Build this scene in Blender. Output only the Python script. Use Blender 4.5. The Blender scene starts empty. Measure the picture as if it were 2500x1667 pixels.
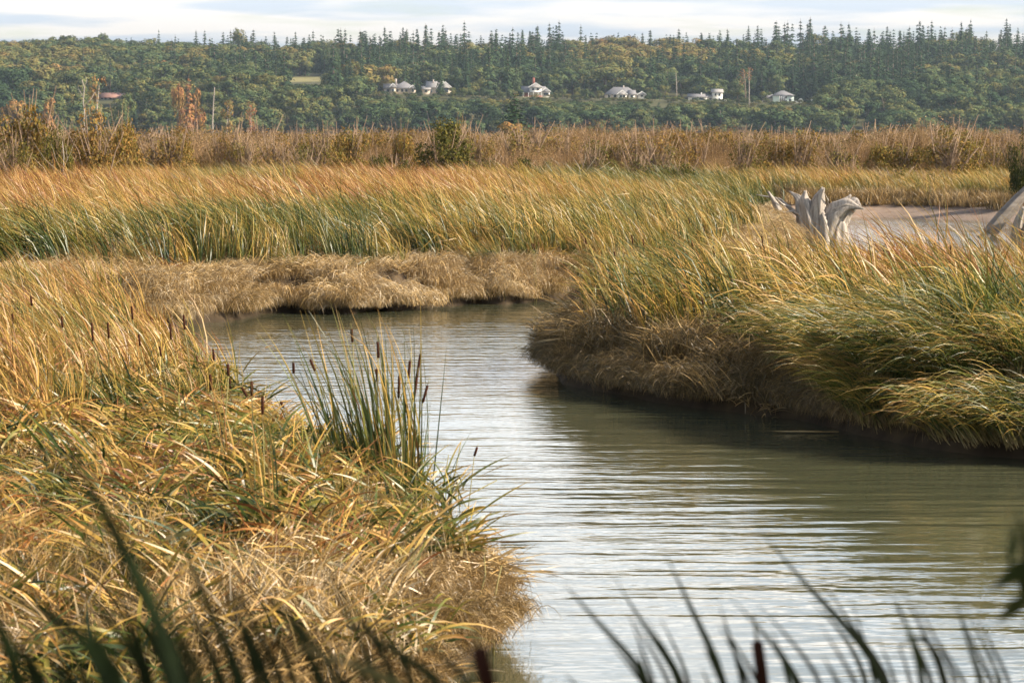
import bpy, math, random
import numpy as np
from mathutils import Vector

SC = bpy.context.scene
COL = SC.collection
R = np.random.default_rng(7)
random.seed(7)

# ------------------------------------------------------------------ camera
F = 6944.0; CX, CY, HOR = 1250.0, 833.5, 345.0
CAM_Z = 3.5
HAZE = 0.000052
PITCH = math.atan((CY - HOR) / F)
cam_d = bpy.data.cameras.new('camera'); cam_d.lens = 100; cam_d.sensor_width = 36
cam_d.clip_start = 0.1; cam_d.clip_end = 12000
cam_d.dof.use_dof = True; cam_d.dof.focus_distance = 48; cam_d.dof.aperture_fstop = 7.1
cam = bpy.data.objects.new('camera', cam_d); COL.objects.link(cam)
cam.location = (0, 0, CAM_Z); cam.rotation_euler = (math.pi / 2 - PITCH, 0, 0)
SC.camera = cam

# ------------------------------------------------------------------ light
SUN_EL, SUN_ROT = math.radians(33), math.radians(105)
to_sun = Vector((math.sin(SUN_ROT) * math.cos(SUN_EL), math.cos(SUN_ROT) * math.cos(SUN_EL), math.sin(SUN_EL)))
sd_ = bpy.data.lights.new('sun', 'SUN'); sd_.energy = 5.0; sd_.angle = math.radians(0.55); sd_.color = (1.0, 0.885, 0.73)
sun = bpy.data.objects.new('sun', sd_); COL.objects.link(sun)
sun.rotation_euler = to_sun.to_track_quat('Z', 'Y').to_euler(); sun.location = (30, -20, 40)

def build_world():
    w = bpy.data.worlds.new('World'); SC.world = w; w.use_nodes = True
    nt = w.node_tree; N = nt.nodes; L = nt.links
    bg = N['Background']; bg.inputs[1].default_value = 0.09
    sky = N.new('ShaderNodeTexSky'); sky.sky_type = 'NISHITA'; sky.sun_disc = False
    sky.sun_elevation = SUN_EL; sky.sun_rotation = SUN_ROT; sky.dust_density = 1.2; sky.air_density = 1.0
    tc = N.new('ShaderNodeTexCoord'); sep = N.new('ShaderNodeSeparateXYZ'); L.new(tc.outputs['Generated'], sep.inputs[0])
    zc = N.new('ShaderNodeMath'); zc.operation = 'MAXIMUM'; zc.inputs[1].default_value = 0.0; L.new(sep.outputs[2], zc.inputs[0])
    za = N.new('ShaderNodeMath'); za.operation = 'ADD'; za.inputs[1].default_value = 0.055; L.new(zc.outputs[0], za.inputs[0])
    dx = N.new('ShaderNodeMath'); dx.operation = 'DIVIDE'; L.new(sep.outputs[0], dx.inputs[0]); L.new(za.outputs[0], dx.inputs[1])
    dy = N.new('ShaderNodeMath'); dy.operation = 'DIVIDE'; L.new(sep.outputs[1], dy.inputs[0]); L.new(za.outputs[0], dy.inputs[1])
    cb = N.new('ShaderNodeCombineXYZ'); L.new(dx.outputs[0], cb.inputs[0]); L.new(dy.outputs[0], cb.inputs[1])
    n1 = N.new('ShaderNodeTexNoise'); n1.inputs['Scale'].default_value = 1.0; n1.inputs['Detail'].default_value = 7; n1.inputs['Roughness'].default_value = 0.52
    L.new(cb.outputs[0], n1.inputs['Vector'])
    # a cloud field looks closed towards the horizon and opens overhead
    cv = N.new('ShaderNodeMapRange'); cv.inputs[1].default_value = 0.0; cv.inputs[2].default_value = 0.6; cv.inputs[3].default_value = 0.16; cv.inputs[4].default_value = -0.16; L.new(zc.outputs[0], cv.inputs[0])
    na_ = N.new('ShaderNodeMath'); na_.operation = 'ADD'; L.new(n1.outputs[0], na_.inputs[0]); L.new(cv.outputs[0], na_.inputs[1])
    rp = N.new('ShaderNodeValToRGB'); L.new(na_.outputs[0], rp.inputs[0])
    rp.color_ramp.elements[0].position = 0.40; rp.color_ramp.elements[0].color = (0, 0, 0, 1)
    rp.color_ramp.elements[1].position = 0.60; rp.color_ramp.elements[1].color = (1, 1, 1, 1)
    # cloud tone: bright tops, bluish-grey thicker parts
    n2 = N.new('ShaderNodeTexNoise'); n2.inputs['Scale'].default_value = 1.1; n2.inputs['Detail'].default_value = 4
    mp = N.new('ShaderNodeMapping'); mp.inputs['Location'].default_value = (3.7, 8.2, 0); L.new(cb.outputs[0], mp.inputs[0]); L.new(mp.outputs[0], n2.inputs['Vector'])
    cr = N.new('ShaderNodeValToRGB'); L.new(n2.outputs[0], cr.inputs[0])
    cr.color_ramp.elements[0].position = 0.42; cr.color_ramp.elements[0].color = (3.2, 3.55, 3.95, 1)
    cr.color_ramp.elements[1].position = 0.56; cr.color_ramp.elements[1].color = (4.6, 4.42, 4.2, 1)
    mx = N.new('ShaderNodeMix'); mx.data_type = 'RGBA'
    # clouds low on the horizon are dimmed by the air in front of them
    hz = N.new('ShaderNodeMapRange'); hz.inputs[1].default_value = 0.03; hz.inputs[2].default_value = 0.15; hz.inputs[3].default_value = 1.0; hz.inputs[4].default_value = 3.1; L.new(zc.outputs[0], hz.inputs[0])
    vm = N.new('ShaderNodeVectorMath'); vm.operation = 'SCALE'; L.new(cr.outputs[0], vm.inputs[0]); L.new(hz.outputs[0], vm.inputs['Scale'])
    L.new(rp.outputs[0], mx.inputs[0]); L.new(sky.outputs[0], mx.inputs[6]); L.new(vm.outputs[0], mx.inputs[7])
    L.new(mx.outputs[2], bg.inputs[0])
build_world()
SC.view_settings.view_transform = 'Standard'; SC.view_settings.look = 'None'
SC.view_settings.gamma = 1; SC.view_settings.exposure = 1.08; SC.view_settings.use_curve_mapping = False
SC.render.engine = 'CYCLES'
cy = SC.cycles
cy.max_bounces = 6; cy.diffuse_bounces = 3; cy.glossy_bounces = 3; cy.transmission_bounces = 4; cy.transparent_max_bounces = 6; cy.volume_bounces = 0
cy.caustics_reflective = False; cy.caustics_refractive = False
cy.sample_clamp_indirect = 4; cy.use_denoising = True
cy.use_adaptive_sampling = True; cy.adaptive_threshold = 0.02
cy.debug_use_spatial_splits = True; cy.volume_step_rate = 10; cy.volume_max_steps = 64

# ------------------------------------------------------------------ projection helpers
def ray(px, py):
    u = (px - CX) / F; v = (CY - py) / F
    c, s = math.cos(PITCH), math.sin(PITCH)
    return np.array([u, c + v * s, -s + v * c])
def at_z(px, py, z=0.0):
    d = ray(px, py); t = (z - CAM_Z) / d[2]
    return np.array([d[0] * t, d[1] * t, z])
def at_y(px, py, Y):
    d = ray(px, py); t = Y / d[1]
    return np.array([d[0] * t, Y, CAM_Z + d[2] * t])
def proj(p):
    p = np.atleast_2d(p); c, s = math.cos(PITCH), math.sin(PITCH)
    x, y, z = p[:, 0], p[:, 1], p[:, 2] - CAM_Z
    f = y * c - z * s; u = y * s + z * c
    return np.stack([CX + F * x / f, CY - F * u / f], 1)

# ------------------------------------------------------------------ mesh helpers
def mk_mesh(name, V, Fa, attrs=None, smooth=True):
    """V (n,3), Fa list of int arrays (m,3) or (m,4)"""
    me = bpy.data.meshes.new(name)
    V = np.ascontiguousarray(V, np.float32)
    if not isinstance(Fa, (list, tuple)): Fa = [Fa]
    Fa = [np.asarray(f, np.int32) for f in Fa if len(f)]
    me.vertices.add(len(V)); me.vertices.foreach_set('co', V.ravel())
    loops = np.concatenate([f.ravel() for f in Fa]); cnt = np.concatenate([np.full(len(f), f.shape[1], np.int32) for f in Fa])
    st = np.concatenate([[0], np.cumsum(cnt)[:-1]]).astype(np.int32)
    me.loops.add(len(loops)); me.loops.foreach_set('vertex_index', loops)
    me.polygons.add(len(cnt)); me.polygons.foreach_set('loop_start', st)
    if smooth: me.polygons.foreach_set('use_smooth', np.ones(len(cnt), bool))
    if attrs:
        for k, a in attrs.items():
            at = me.attributes.new(k, 'FLOAT', 'POINT'); at.data.foreach_set('value', np.ascontiguousarray(a, np.float32))
    me.update(calc_edges=True)
    return me

class MB:
    """collects verts/faces with optional per-vertex attributes v, r"""
    def __init__(s): s.V = []; s.F4 = []; s.F3 = []; s.v = []; s.r = []; s.n = 0
    def add(s, V, F4=None, F3=None, v=None, r=None):
        V = np.asarray(V, float)
        s.V.append(V)
        if F4 is not None and len(F4): s.F4.append(np.asarray(F4) + s.n)
        if F3 is not None and len(F3): s.F3.append(np.asarray(F3) + s.n)
        s.v.append(np.zeros(len(V)) if v is None else np.broadcast_to(v, (len(V),)).astype(float))
        s.r.append(np.zeros(len(V)) if r is None else np.broadcast_to(r, (len(V),)).astype(float))
        s.n += len(V)
    def mesh(s, name, mat=None, smooth=True):
        fs = []
        if s.F4: fs.append(np.concatenate(s.F4))
        if s.F3: fs.append(np.concatenate(s.F3))
        me = mk_mesh(name, np.concatenate(s.V), fs, {'v': np.concatenate(s.v), 'r': np.concatenate(s.r)}, smooth)
        if mat: me.materials.append(mat)
        return me
    def box(s, lo, hi, **k):
        x0, y0, z0 = lo; x1, y1, z1 = hi
        V = [(x0, y0, z0), (x1, y0, z0), (x1, y1, z0), (x0, y1, z0), (x0, y0, z1), (x1, y0, z1), (x1, y1, z1), (x0, y1, z1)]
        s.add(V, [(0, 3, 2, 1), (4, 5, 6, 7), (0, 1, 5, 4), (1, 2, 6, 5), (2, 3, 7, 6), (3, 0, 4, 7)], **k)
    def tube(s, P, rad, n=6, r=0.0, cap=True):
        P = np.asarray(P, float); rad = np.broadcast_to(rad, (len(P),))
        T = np.gradient(P, axis=0); T /= np.linalg.norm(T, axis=1)[:, None] + 1e-9
        ref = np.array([0, 0, 1.0]) if abs(T[:, 2]).mean() < 0.8 else np.array([1.0, 0, 0])
        A = np.cross(T, ref); A /= np.linalg.norm(A, axis=1)[:, None] + 1e-9; B = np.cross(T, A)
        an = np.arange(n) * 2 * np.pi / n
        V = P[:, None] + rad[:, None, None] * (np.cos(an)[None, :, None] * A[:, None] + np.sin(an)[None, :, None] * B[:, None])
        m = len(P)
        i = np.arange(m - 1)[:, None] * n; j = np.arange(n)[None]; jn = (j + 1) % n
        Q = np.stack([i + j, i + jn, i + n + jn, i + n + j], -1).reshape(-1, 4)
        VV = V.reshape(-1, 3); F3 = []
        if cap:
            VV = np.vstack([VV, P[0], P[-1]])
            F3 = [(m * n, b, a) for a, b in zip(range(n), [*range(1, n), 0])] + [(m * n + 1, (m - 1) * n + a, (m - 1) * n + b) for a, b in zip(range(n), [*range(1, n), 0])]
        vv = np.repeat(np.linspace(0, 1, m), n)
        if cap: vv = np.concatenate([vv, [0, 1]])
        s.add(VV, Q, F3, v=vv, r=r)
    def blades(s, base, length, width, azim, spread, wind, droop, segs=6, pw=1.5, rng=R, rr=None, wdir=(-1, -0.15, 0), flat=0.0, kink=0.0):
        base = np.atleast_2d(np.asarray(base, float)); n = len(base)
        b = lambda a: np.broadcast_to(np.asarray(a, float), (n,))
        length, width, azim, spread, wind, droop = map(b, (length, width, azim, spread, wind, droop))
        t = (np.arange(segs) + 0.5) / segs
        out = np.stack([np.cos(azim), np.sin(azim), np.zeros(n)], 1)
        wd = np.asarray(wdir, float)
        D = (np.array([0, 0, 1.0])[None, None] * (1 - flat - droop[:, None] * t[None] ** 2)[..., None]
             + out[:, None] * (spread[:, None] * (0.35 + 0.65 * t[None]))[..., None]
             + wd[None, None] * (wind[:, None] * t[None] ** pw)[..., None])
        if kink:
            kb = rng.uniform(0, 1, n) < kink; tk = rng.uniform(.45, .8, n); ka = rng.normal(math.pi, .9, n)
            KD = np.stack([np.cos(ka), np.sin(ka), rng.uniform(-1.1, .1, n)], 1)
            D = np.where((kb[:, None] & (t[None] > tk[:, None]))[..., None], KD[:, None], D)
        D /= np.linalg.norm(D, axis=2)[..., None] + 1e-9
        P = np.concatenate([np.zeros((n, 1, 3)), np.cumsum(D * (length / segs)[:, None, None], 1)], 1) + base[:, None]
        Dv = np.concatenate([D, D[:, -1:]], 1)
        q = rng.uniform(0, 2 * np.pi, n); tw = rng.normal(0, 0.7, n)
        S = np.linspace(0, 1, segs + 1)
        ang = q[:, None] + tw[:, None] * S[None]
        Q = np.stack([np.cos(ang), np.sin(ang), 0.25 * np.ones_like(ang)], -1)
        side = np.cross(Dv, Q); side /= np.linalg.norm(side, axis=2)[..., None] + 1e-9
        prof = np.clip(1 - S ** 2.6, 0.04, 1) * np.minimum(1, 0.75 + S * 1.2)
        W = (width[:, None] * prof[None] * 0.5)[..., None]
        V = np.stack([P - side * W, P + side * W], 2)          # n, segs+1, 2, 3
        k = (np.arange(n) * (segs + 1) * 2)[:, None]; i = (np.arange(segs) * 2)[None]
        Fq = np.stack([k + i, k + i + 1, k + i + 3, k + i + 2], -1).reshape(-1, 4)
        r_ = rng.uniform(0, 1, n) if rr is None else b(rr)
        s.add(V.reshape(-1, 3), Fq, v=np.tile(np.repeat(S, 2), n), r=np.repeat(r_, (segs + 1) * 2))
    def cards(s, C, nrm, size, rng=R, r=None, aspect=1.0):
        """little leaf-clump quads (bent kite) at centres C facing nrm"""
        C = np.asarray(C, float); n = len(C)
        nrm = nrm / (np.linalg.norm(nrm, axis=1)[:, None] + 1e-9)
        h = rng.normal(size=(n, 3)); A = np.cross(nrm, h); A /= np.linalg.norm(A, axis=1)[:, None] + 1e-9
        B = np.cross(nrm, A); sz = (np.broadcast_to(size, (n,)) * 0.5)[:, None]
        j = lambda: rng.uniform(0.65, 1.25, (n, 1))
        V = np.stack([C - A * sz * j() * aspect, C - B * sz * j() * 0.7 + nrm * sz * .25, C + A * sz * j() * aspect, C + B * sz * j() * 0.7 + nrm * sz * .2], 1)
        k = (np.arange(n) * 4)[:, None]
        rr = rng.uniform(0, 1, n) if r is None else r
        s.add(V.reshape(-1, 3), k + np.arange(4)[None], v=np.zeros(n * 4), r=np.repeat(rr, 4))

def link(name, data, parent=None, mat=None, **props):
    o = bpy.data.objects.new(name, data); COL.objects.link(o)
    if parent is not None: o.parent = parent
    if mat is not None and data is not None and not data.materials: data.materials.append(mat)
    for k, v in props.items(): o[k] = v
    return o
def thing(name, label, cat, loc=(0, 0, 0), group=None, rz=0.0, scale=None):
    o = bpy.data.objects.new(name, None); COL.objects.link(o); o.location = loc; o.rotation_euler = (0, 0, rz)
    if scale is not None: o.scale = scale
    o.empty_display_size = 0.2
    o['label'] = label; o['category'] = cat
    if group: o['group'] = group
    return o

# value noise
_rt = np.random.default_rng(99).uniform(0, 1, (256, 256))
def vn(x, y):
    x = np.asarray(x, float); y = np.asarray(y, float)
    xi = np.floor(x).astype(int); yi = np.floor(y).astype(int); fx = x - xi; fy = y - yi
    fx = fx * fx * (3 - 2 * fx); fy = fy * fy * (3 - 2 * fy); g = lambda a, b: _rt[a % 256, b % 256]
    return (g(xi, yi) * (1 - fx) + g(xi + 1, yi) * fx) * (1 - fy) + (g(xi, yi + 1) * (1 - fx) + g(xi + 1, yi + 1) * fx) * fy
def fbm(x, y, o=3):
    t = 0; a = 0.5; n = 0
    for i in range(o): t = t + a * vn(x * 2 ** i + 17 * i, y * 2 ** i + 5 * i); n += a; a *= 0.5
    return t / n
def sstep(a, b, x):
    t = np.clip((x - a) / (b - a), 0, 1); return t * t * (3 - 2 * t)

# ------------------------------------------------------------------ materials
def nodes(mat):
    mat.use_nodes = True; nt = mat.node_tree; nt.nodes.clear(); return nt, nt.nodes, nt.links
def ramp(N, stops):
    r = N.new('ShaderNodeValToRGB'); e = r.color_ramp.elements
    while len(e) < len(stops): e.new(0.5)
    for i, (p, c) in enumerate(stops): e[i].position = p; e[i].color = (*c, 1)
    return r
def math_(N, L, op, a, b=None, c=None, clamp=False):
    m = N.new('ShaderNodeMath'); m.operation = op; m.use_clamp = clamp
    for i, x in enumerate((a, b, c)):
        if x is None: continue
        if isinstance(x, (int, float)): m.inputs[i].default_value = x
        else: L.new(x, m.inputs[i])
    return m.outputs[0]
def attr(N, name, typ='GEOMETRY'):
    a = N.new('ShaderNodeAttribute'); a.attribute_name = name; a.attribute_type = typ; return a.outputs['Fac']

def leaf_mat(name, stops, kv=0.5, kr=0.6, ko=0.25, trans=0.3, gloss=0.05, sheath=None, tone='tone', vr=0.5, rough=0.4):
    """colour = ramp(tone + along-leaf + per-leaf random + per-plant random)"""
    m = bpy.data.materials.new(name); nt, N, L = nodes(m)
    v, r, t = attr(N, 'v'), attr(N, 'r'), attr(N, tone, 'INSTANCER')
    oi = N.new('ShaderNodeObjectInfo')
    f = math_(N, L, 'MULTIPLY_ADD', math_(N, L, 'SUBTRACT', v, vr), kv, t)
    f = math_(N, L, 'MULTIPLY_ADD', math_(N, L, 'SUBTRACT', r, 0.5), kr, f)
    f = math_(N, L, 'MULTIPLY_ADD', math_(N, L, 'SUBTRACT', oi.outputs['Random'], 0.5), ko, f)
    rp = ramp(N, stops); L.new(f, rp.inputs[0]); col = rp.outputs[0]
    if sheath:
        sf = N.new('ShaderNodeMapRange'); sf.inputs[1].default_value = 0.02; sf.inputs[2].default_value = 0.22; sf.inputs[3].default_value = 1; sf.inputs[4].default_value = 0; L.new(v, sf.inputs[0])
        mx = N.new('ShaderNodeMix'); mx.data_type = 'RGBA'; L.new(sf.outputs[0], mx.inputs[0]); L.new(col, mx.inputs[6]); mx.inputs[7].default_value = (*sheath, 1); col = mx.outputs[2]
    # small brightness jitter
    hs = N.new('ShaderNodeHueSaturation'); L.new(col, hs.inputs['Color'])
    L.new(math_(N, L, 'MULTIPLY_ADD', math_(N, L, 'FRACT', math_(N, L, 'MULTIPLY', r, 7.31)), 0.7, 0.65), hs.inputs['Value'])
    col = hs.outputs[0]
    d = N.new('ShaderNodeBsdfDiffuse'); L.new(col, d.inputs[0])
    tr = N.new('ShaderNodeBsdfTranslucent'); L.new(col, tr.inputs[0])
    ms = N.new('ShaderNodeMixShader'); ms.inputs[0].default_value = trans; L.new(d.outputs[0], ms.inputs[1]); L.new(tr.outputs[0], ms.inputs[2])
    out = N.new('ShaderNodeOutputMaterial'); sh = ms.outputs[0]
    if gloss > 0:
        g = N.new('ShaderNodeBsdfGlossy'); g.inputs['Roughness'].default_value = rough
        g.inputs['Color'].default_value = (1, 1, 1, 1)
        m2 = N.new('ShaderNodeMixShader'); m2.inputs[0].default_value = gloss; L.new(sh, m2.inputs[1]); L.new(g.outputs[0], m2.inputs[2]); sh = m2.outputs[0]
    L.new(sh, out.inputs[0]); return m

def plain(name, col, rough=0.8, noise=None, spec=0.3, bump=0.0, coord='Object', stretch=(1, 1, 1)):
    m = bpy.data.materials.new(name); nt, N, L = nodes(m)
    p = N.new('ShaderNodeBsdfPrincipled'); p.inputs['Roughness'].default_value = rough; p.inputs['Specular IOR Level'].default_value = spec
    out = N.new('ShaderNodeOutputMaterial'); L.new(p.outputs[0], out.inputs[0])
    if noise:
        sc, c2 = noise
        tc = N.new('ShaderNodeTexCoord'); mp = N.new('ShaderNodeMapping'); mp.inputs['Scale'].default_value = stretch
        L.new(tc.outputs[coord], mp.inputs[0])
        n = N.new('ShaderNodeTexNoise'); n.inputs['Scale'].default_value = sc; n.inputs['Detail'].default_value = 6; n.inputs['Roughness'].default_value = 0.6
        L.new(mp.outputs[0], n.inputs[0])
        rp = ramp(N, [(0.3, col), (0.7, c2)]); L.new(n.outputs[0], rp.inputs[0]); L.new(rp.outputs[0], p.inputs['Base Color'])
        if bump:
            b = N.new('ShaderNodeBump'); b.inputs['Strength'].default_value = bump; L.new(n.outputs[0], b.inputs['Height']); L.new(b.outputs[0], p.inputs['Normal'])
    else: p.inputs['Base Color'].default_value = (*col, 1)
    return m

REED = [(0.0, (0.022, 0.040, 0.008)), (0.22, (0.055, 0.078, 0.014)), (0.40, (0.150, 0.142, 0.026)), (0.56, (0.36, 0.235, 0.046)), (0.72, (0.45, 0.275, 0.080)), (0.86, (0.35, 0.165, 0.045)), (1.0, (0.20, 0.072, 0.022))]
M_REED = leaf_mat('cattail leaf', REED, kv=0.50, kr=0.62, ko=0.24, trans=0.26, gloss=0.03, sheath=(0.36, 0.27, 0.12), vr=0.45)
M_DRY = leaf_mat('dry grass', [(0.0, (0.10, 0.075, 0.030)), (0.3, (0.20, 0.13, 0.050)), (0.6, (0.37, 0.235, 0.085)), (0.85, (0.46, 0.315, 0.135)), (1.0, (0.47, 0.37, 0.23))], kv=0.2, kr=0.8, ko=0.3, trans=0.18, gloss=0.03)
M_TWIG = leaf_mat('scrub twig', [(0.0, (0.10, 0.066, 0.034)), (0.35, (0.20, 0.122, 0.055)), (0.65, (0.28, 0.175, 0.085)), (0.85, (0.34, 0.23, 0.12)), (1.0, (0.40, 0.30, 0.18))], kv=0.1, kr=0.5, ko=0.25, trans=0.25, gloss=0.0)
M_BUSH = leaf_mat('bush leaf', [(0.0, (0.035, 0.045, 0.014)), (0.25, (0.075, 0.078, 0.022)), (0.5, (0.15, 0.125, 0.032)), (0.75, (0.23, 0.14, 0.04)), (1.0, (0.30, 0.15, 0.045))], kv=0.0, kr=0.4, ko=0.05, trans=0.25, gloss=0.0)
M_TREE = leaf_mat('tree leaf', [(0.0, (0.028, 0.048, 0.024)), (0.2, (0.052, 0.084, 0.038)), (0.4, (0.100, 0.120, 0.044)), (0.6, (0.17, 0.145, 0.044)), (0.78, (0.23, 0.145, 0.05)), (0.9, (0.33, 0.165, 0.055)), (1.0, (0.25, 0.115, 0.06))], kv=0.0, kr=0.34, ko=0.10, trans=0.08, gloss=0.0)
M_FG = leaf_mat('shaded near cattail leaf', [(0.0, (0.012, 0.022, 0.007)), (0.4, (0.026, 0.042, 0.011)), (0.7, (0.12, 0.12, 0.035)), (1.0, (0.20, 0.15, 0.07))], kv=0.2, kr=0.4, ko=0.0, trans=0.25, gloss=0.05)  # shade on the close leaves is partly put into these darker greens
M_SPIKE = plain('cattail spike', (0.034, 0.013, 0.008), 0.95, (60, (0.060, 0.024, 0.013)), spec=0.05)
M_STALK = plain('cattail stalk', (0.16, 0.15, 0.05), 0.7, (20, (0.24, 0.19, 0.07)))
M_BARK = plain('bark', (0.10, 0.075, 0.055), 0.95, (1.5, (0.17, 0.13, 0.10)), spec=0.1, stretch=(1, 1, .2))
M_PALEBARK = plain('pale bark', (0.24, 0.20, 0.165), 0.9, (1.2, (0.38, 0.33, 0.27)), spec=0.1, stretch=(1, 1, .2))
M_STEM = plain('shrub stem', (0.17, 0.11, 0.07), 0.9, (8, (0.28, 0.20, 0.13)), spec=0.1)
M_DRIFT = plain('driftwood', (0.18, 0.15, 0.125), 0.9, (9, (0.50, 0.445, 0.38)), spec=0.1, bump=1.0, stretch=(1.4, 1.4, 0.12))
M_DRIFTD = plain('dark driftwood', (0.13, 0.105, 0.085), 0.9, (5, (0.30, 0.26, 0.22)), spec=0.15, bump=0.7, stretch=(0.3, 1, 1))

def ground_mat():
    m = bpy.data.materials.new('marsh ground'); nt, N, L = nodes(m)
    g = N.new('ShaderNodeNewGeometry'); n = N.new('ShaderNodeTexNoise'); n.inputs['Scale'].default_value = 2.3; n.inputs['Detail'].default_value = 8
    L.new(g.outputs['Position'], n.inputs['Vector'])
    rp = ramp(N, [(0.3, (0.050, 0.034, 0.020)), (0.7, (0.15, 0.105, 0.058))]); L.new(n.outputs[0], rp.inputs[0])
    rm = ramp(N, [(0.3, (0.19, 0.135, 0.095)), (0.7, (0.27, 0.20, 0.15))]); L.new(n.outputs[0], rm.inputs[0])
    rh = ramp(N, [(0.3, (0.045, 0.05, 0.02)), (0.7, (0.10, 0.09, 0.035))]); L.new(n.outputs[0], rh.inputs[0])
    rl = ramp(N, [(0.3, (0.17, 0.16, 0.055)), (0.7, (0.30, 0.25, 0.11))]); L.new(n.outputs[0], rl.inputs[0])
    def mx(f, a, b):
        x = N.new('ShaderNodeMix'); x.data_type = 'RGBA'; L.new(f, x.inputs[0]); L.new(a, x.inputs[6]); L.new(b, x.inputs[7]); return x.outputs[2]
    c = mx(attr(N, 'mud'), rp.outputs[0], rm.outputs[0]); c = mx(attr(N, 'hill'), c, rh.outputs[0]); c = mx(attr(N, 'lawn'), c, rl.outputs[0])
    sz = N.new('ShaderNodeSeparateXYZ'); L.new(g.outputs['Position'], sz.inputs[0]); wr = N.new('ShaderNodeMapRange'); wr.inputs[1].default_value = .05; wr.inputs[2].default_value = .38; wr.inputs[3].default_value = .42; wr.inputs[4].default_value = 1.0; L.new(math_(N, L, 'MULTIPLY_ADD', n.outputs[0], .3, math_(N, L, 'SUBTRACT', sz.outputs[2], .15)), wr.inputs[0])
    wv = N.new('ShaderNodeVectorMath'); wv.operation = 'SCALE'; L.new(c, wv.inputs[0]); L.new(wr.outputs[0], wv.inputs['Scale']); wm = N.new('ShaderNodeMix'); wm.data_type = 'RGBA'; L.new(attr(N, 'mud'), wm.inputs[0]); L.new(wv.outputs[0], wm.inputs[6]); L.new(c, wm.inputs[7]); c = wm.outputs[2]
    p = N.new('ShaderNodeBsdfPrincipled'); p.inputs['Roughness'].default_value = 0.9; p.inputs['Specular IOR Level'].default_value = 0.2; L.new(c, p.inputs['Base Color'])
    b = N.new('ShaderNodeBump'); b.inputs['Strength'].default_value = 0.5; b.inputs['Distance'].default_value = 0.05; L.new(n.outputs[0], b.inputs['Height']); L.new(b.outputs[0], p.inputs['Normal'])
    o = N.new('ShaderNodeOutputMaterial'); L.new(p.outputs[0], o.inputs[0]); return m

def water_mat():
    m = bpy.data.materials.new('water'); nt, N, L = nodes(m)
    g = N.new('ShaderNodeNewGeometry')
    def wave(scale, loc, sx, sy, rz, det, rough):
        mp = N.new('ShaderNodeMapping'); mp.inputs['Scale'].default_value = (sx, sy, 1); mp.inputs['Rotation'].default_value = (0, 0, rz); mp.inputs['Location'].default_value = loc
        L.new(g.outputs['Position'], mp.inputs[0])
        n = N.new('ShaderNodeTexNoise'); n.inputs['Scale'].default_value = scale; n.inputs['Detail'].default_value = det; n.inputs['Roughness'].default_value = rough
        L.new(mp.outputs[0], n.inputs['Vector']); return n.outputs[0]
    a = wave(1.0, (0, 0, 0), 0.5, 2.4, 0.05, 2, 0.45)        # long-crested ripples
    b = wave(1.0, (7, 3, 0), 3.0, 6.5, -0.35, 2, 0.5)           # short chop
    # calm / ruffled patches
    c = wave(1.0, (2, 9, 0), 0.14, 0.10, 0.3, 2, 0.5)
    cm = N.new('ShaderNodeMapRange'); cm.inputs[1].default_value = 0.35; cm.inputs[2].default_value = 0.65; cm.inputs[3].default_value = 0.30; cm.inputs[4].default_value = 1.0; L.new(c, cm.inputs[0])
    h = math_(N, L, 'MULTIPLY', a, 0.036)
    # the far reach lies open to the wind and is ruffled harder
    sy_ = N.new('ShaderNodeSeparateXYZ'); L.new(g.outputs['Position'], sy_.inputs[0]); wr = N.new('ShaderNodeMapRange'); wr.inputs[1].default_value = 27; wr.inputs[2].default_value = 45; wr.inputs[3].default_value = 0.0075; wr.inputs[4].default_value = 0.021; L.new(sy_.outputs[1], wr.inputs[0])
    h = math_(N, L, 'MULTIPLY_ADD', b, wr.outputs[0], h)
    h = math_(N, L, 'MULTIPLY', h, cm.outputs[0])
    bp = N.new('ShaderNodeBump'); bp.inputs['Strength'].default_value = 1.0; bp.inputs['Distance'].default_value = 1.0; L.new(h, bp.inputs['Height'])
    p = N.new('ShaderNodeBsdfPrincipled'); p.inputs['Base Color'].default_value = (0.066, 0.068, 0.036, 1); p.inputs['Roughness'].default_value = 0.035
    p.inputs['IOR'].default_value = 1.42; L.new(bp.outputs[0], p.inputs['Normal'])
    o = N.new('ShaderNodeOutputMaterial'); L.new(p.outputs[0], o.inputs[0]); return m

# ------------------------------------------------------------------ land outlines (plan view, metres)
gz = lambda l: [tuple(at_z(a, b)[:2]) for a, b in l]
LEFT = [(-60, 9.5), (-6, 9.5), (-1.7, 11.5), (-.85, 13.5)] + gz([(1050, 1690), (1130, 1622), (1225, 1562)]) + [(-.16, 20.5), (-.42, 21.0), (-.64, 21.8), (-.84, 22.7), (-1.0, 23.9), (-1.16, 25.1), (-1.6, 26.3), (-2.1, 27.6), (-2.8, 30), (-3.8, 35), (-5.2, 42), (-6.8, 48), (-9.5, 52), (-14, 52), (-60, 50)]
PEN = gz([(2900, 1180), (2650, 1140), (2500, 1120), (2400, 1112), (2250, 1092), (2080, 1058), (1960, 1024), (1850, 1014), (1700, 996), (1560, 972), (1440, 952), (1380, 938), (1365, 915), (1382, 888)]) + [(1.6, 46.5), (3.2, 48.2), (6.0, 49), (9.5, 49.5), (16, 51), (60, 54), (60, 20)]
FARV = [(-60, 57.5), (-20, 56.5), (-12, 55)] + gz([(330, 800), (420, 800), (500, 788), (560, 786), (640, 766), (740, 762), (860, 767), (925, 752), (945, 760), (1020, 750), (1100, 748), (1160, 740), (1230, 744), (1300, 736), (1360, 733)]) + [(2.6, 63.2), (4.6, 65.5), (6.6, 72), (8.2, 85), (9.7, 100), (10.6, 114), (11.8, 125), (13.4, 130), (16.5, 131), (19.5, 127), (21.5, 119), (24, 110), (40, 103), (300, 100), (3000, 1000), (3000, 5000), (-3000, 5000), (-3000, 1000), (-300, 60)]
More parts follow.
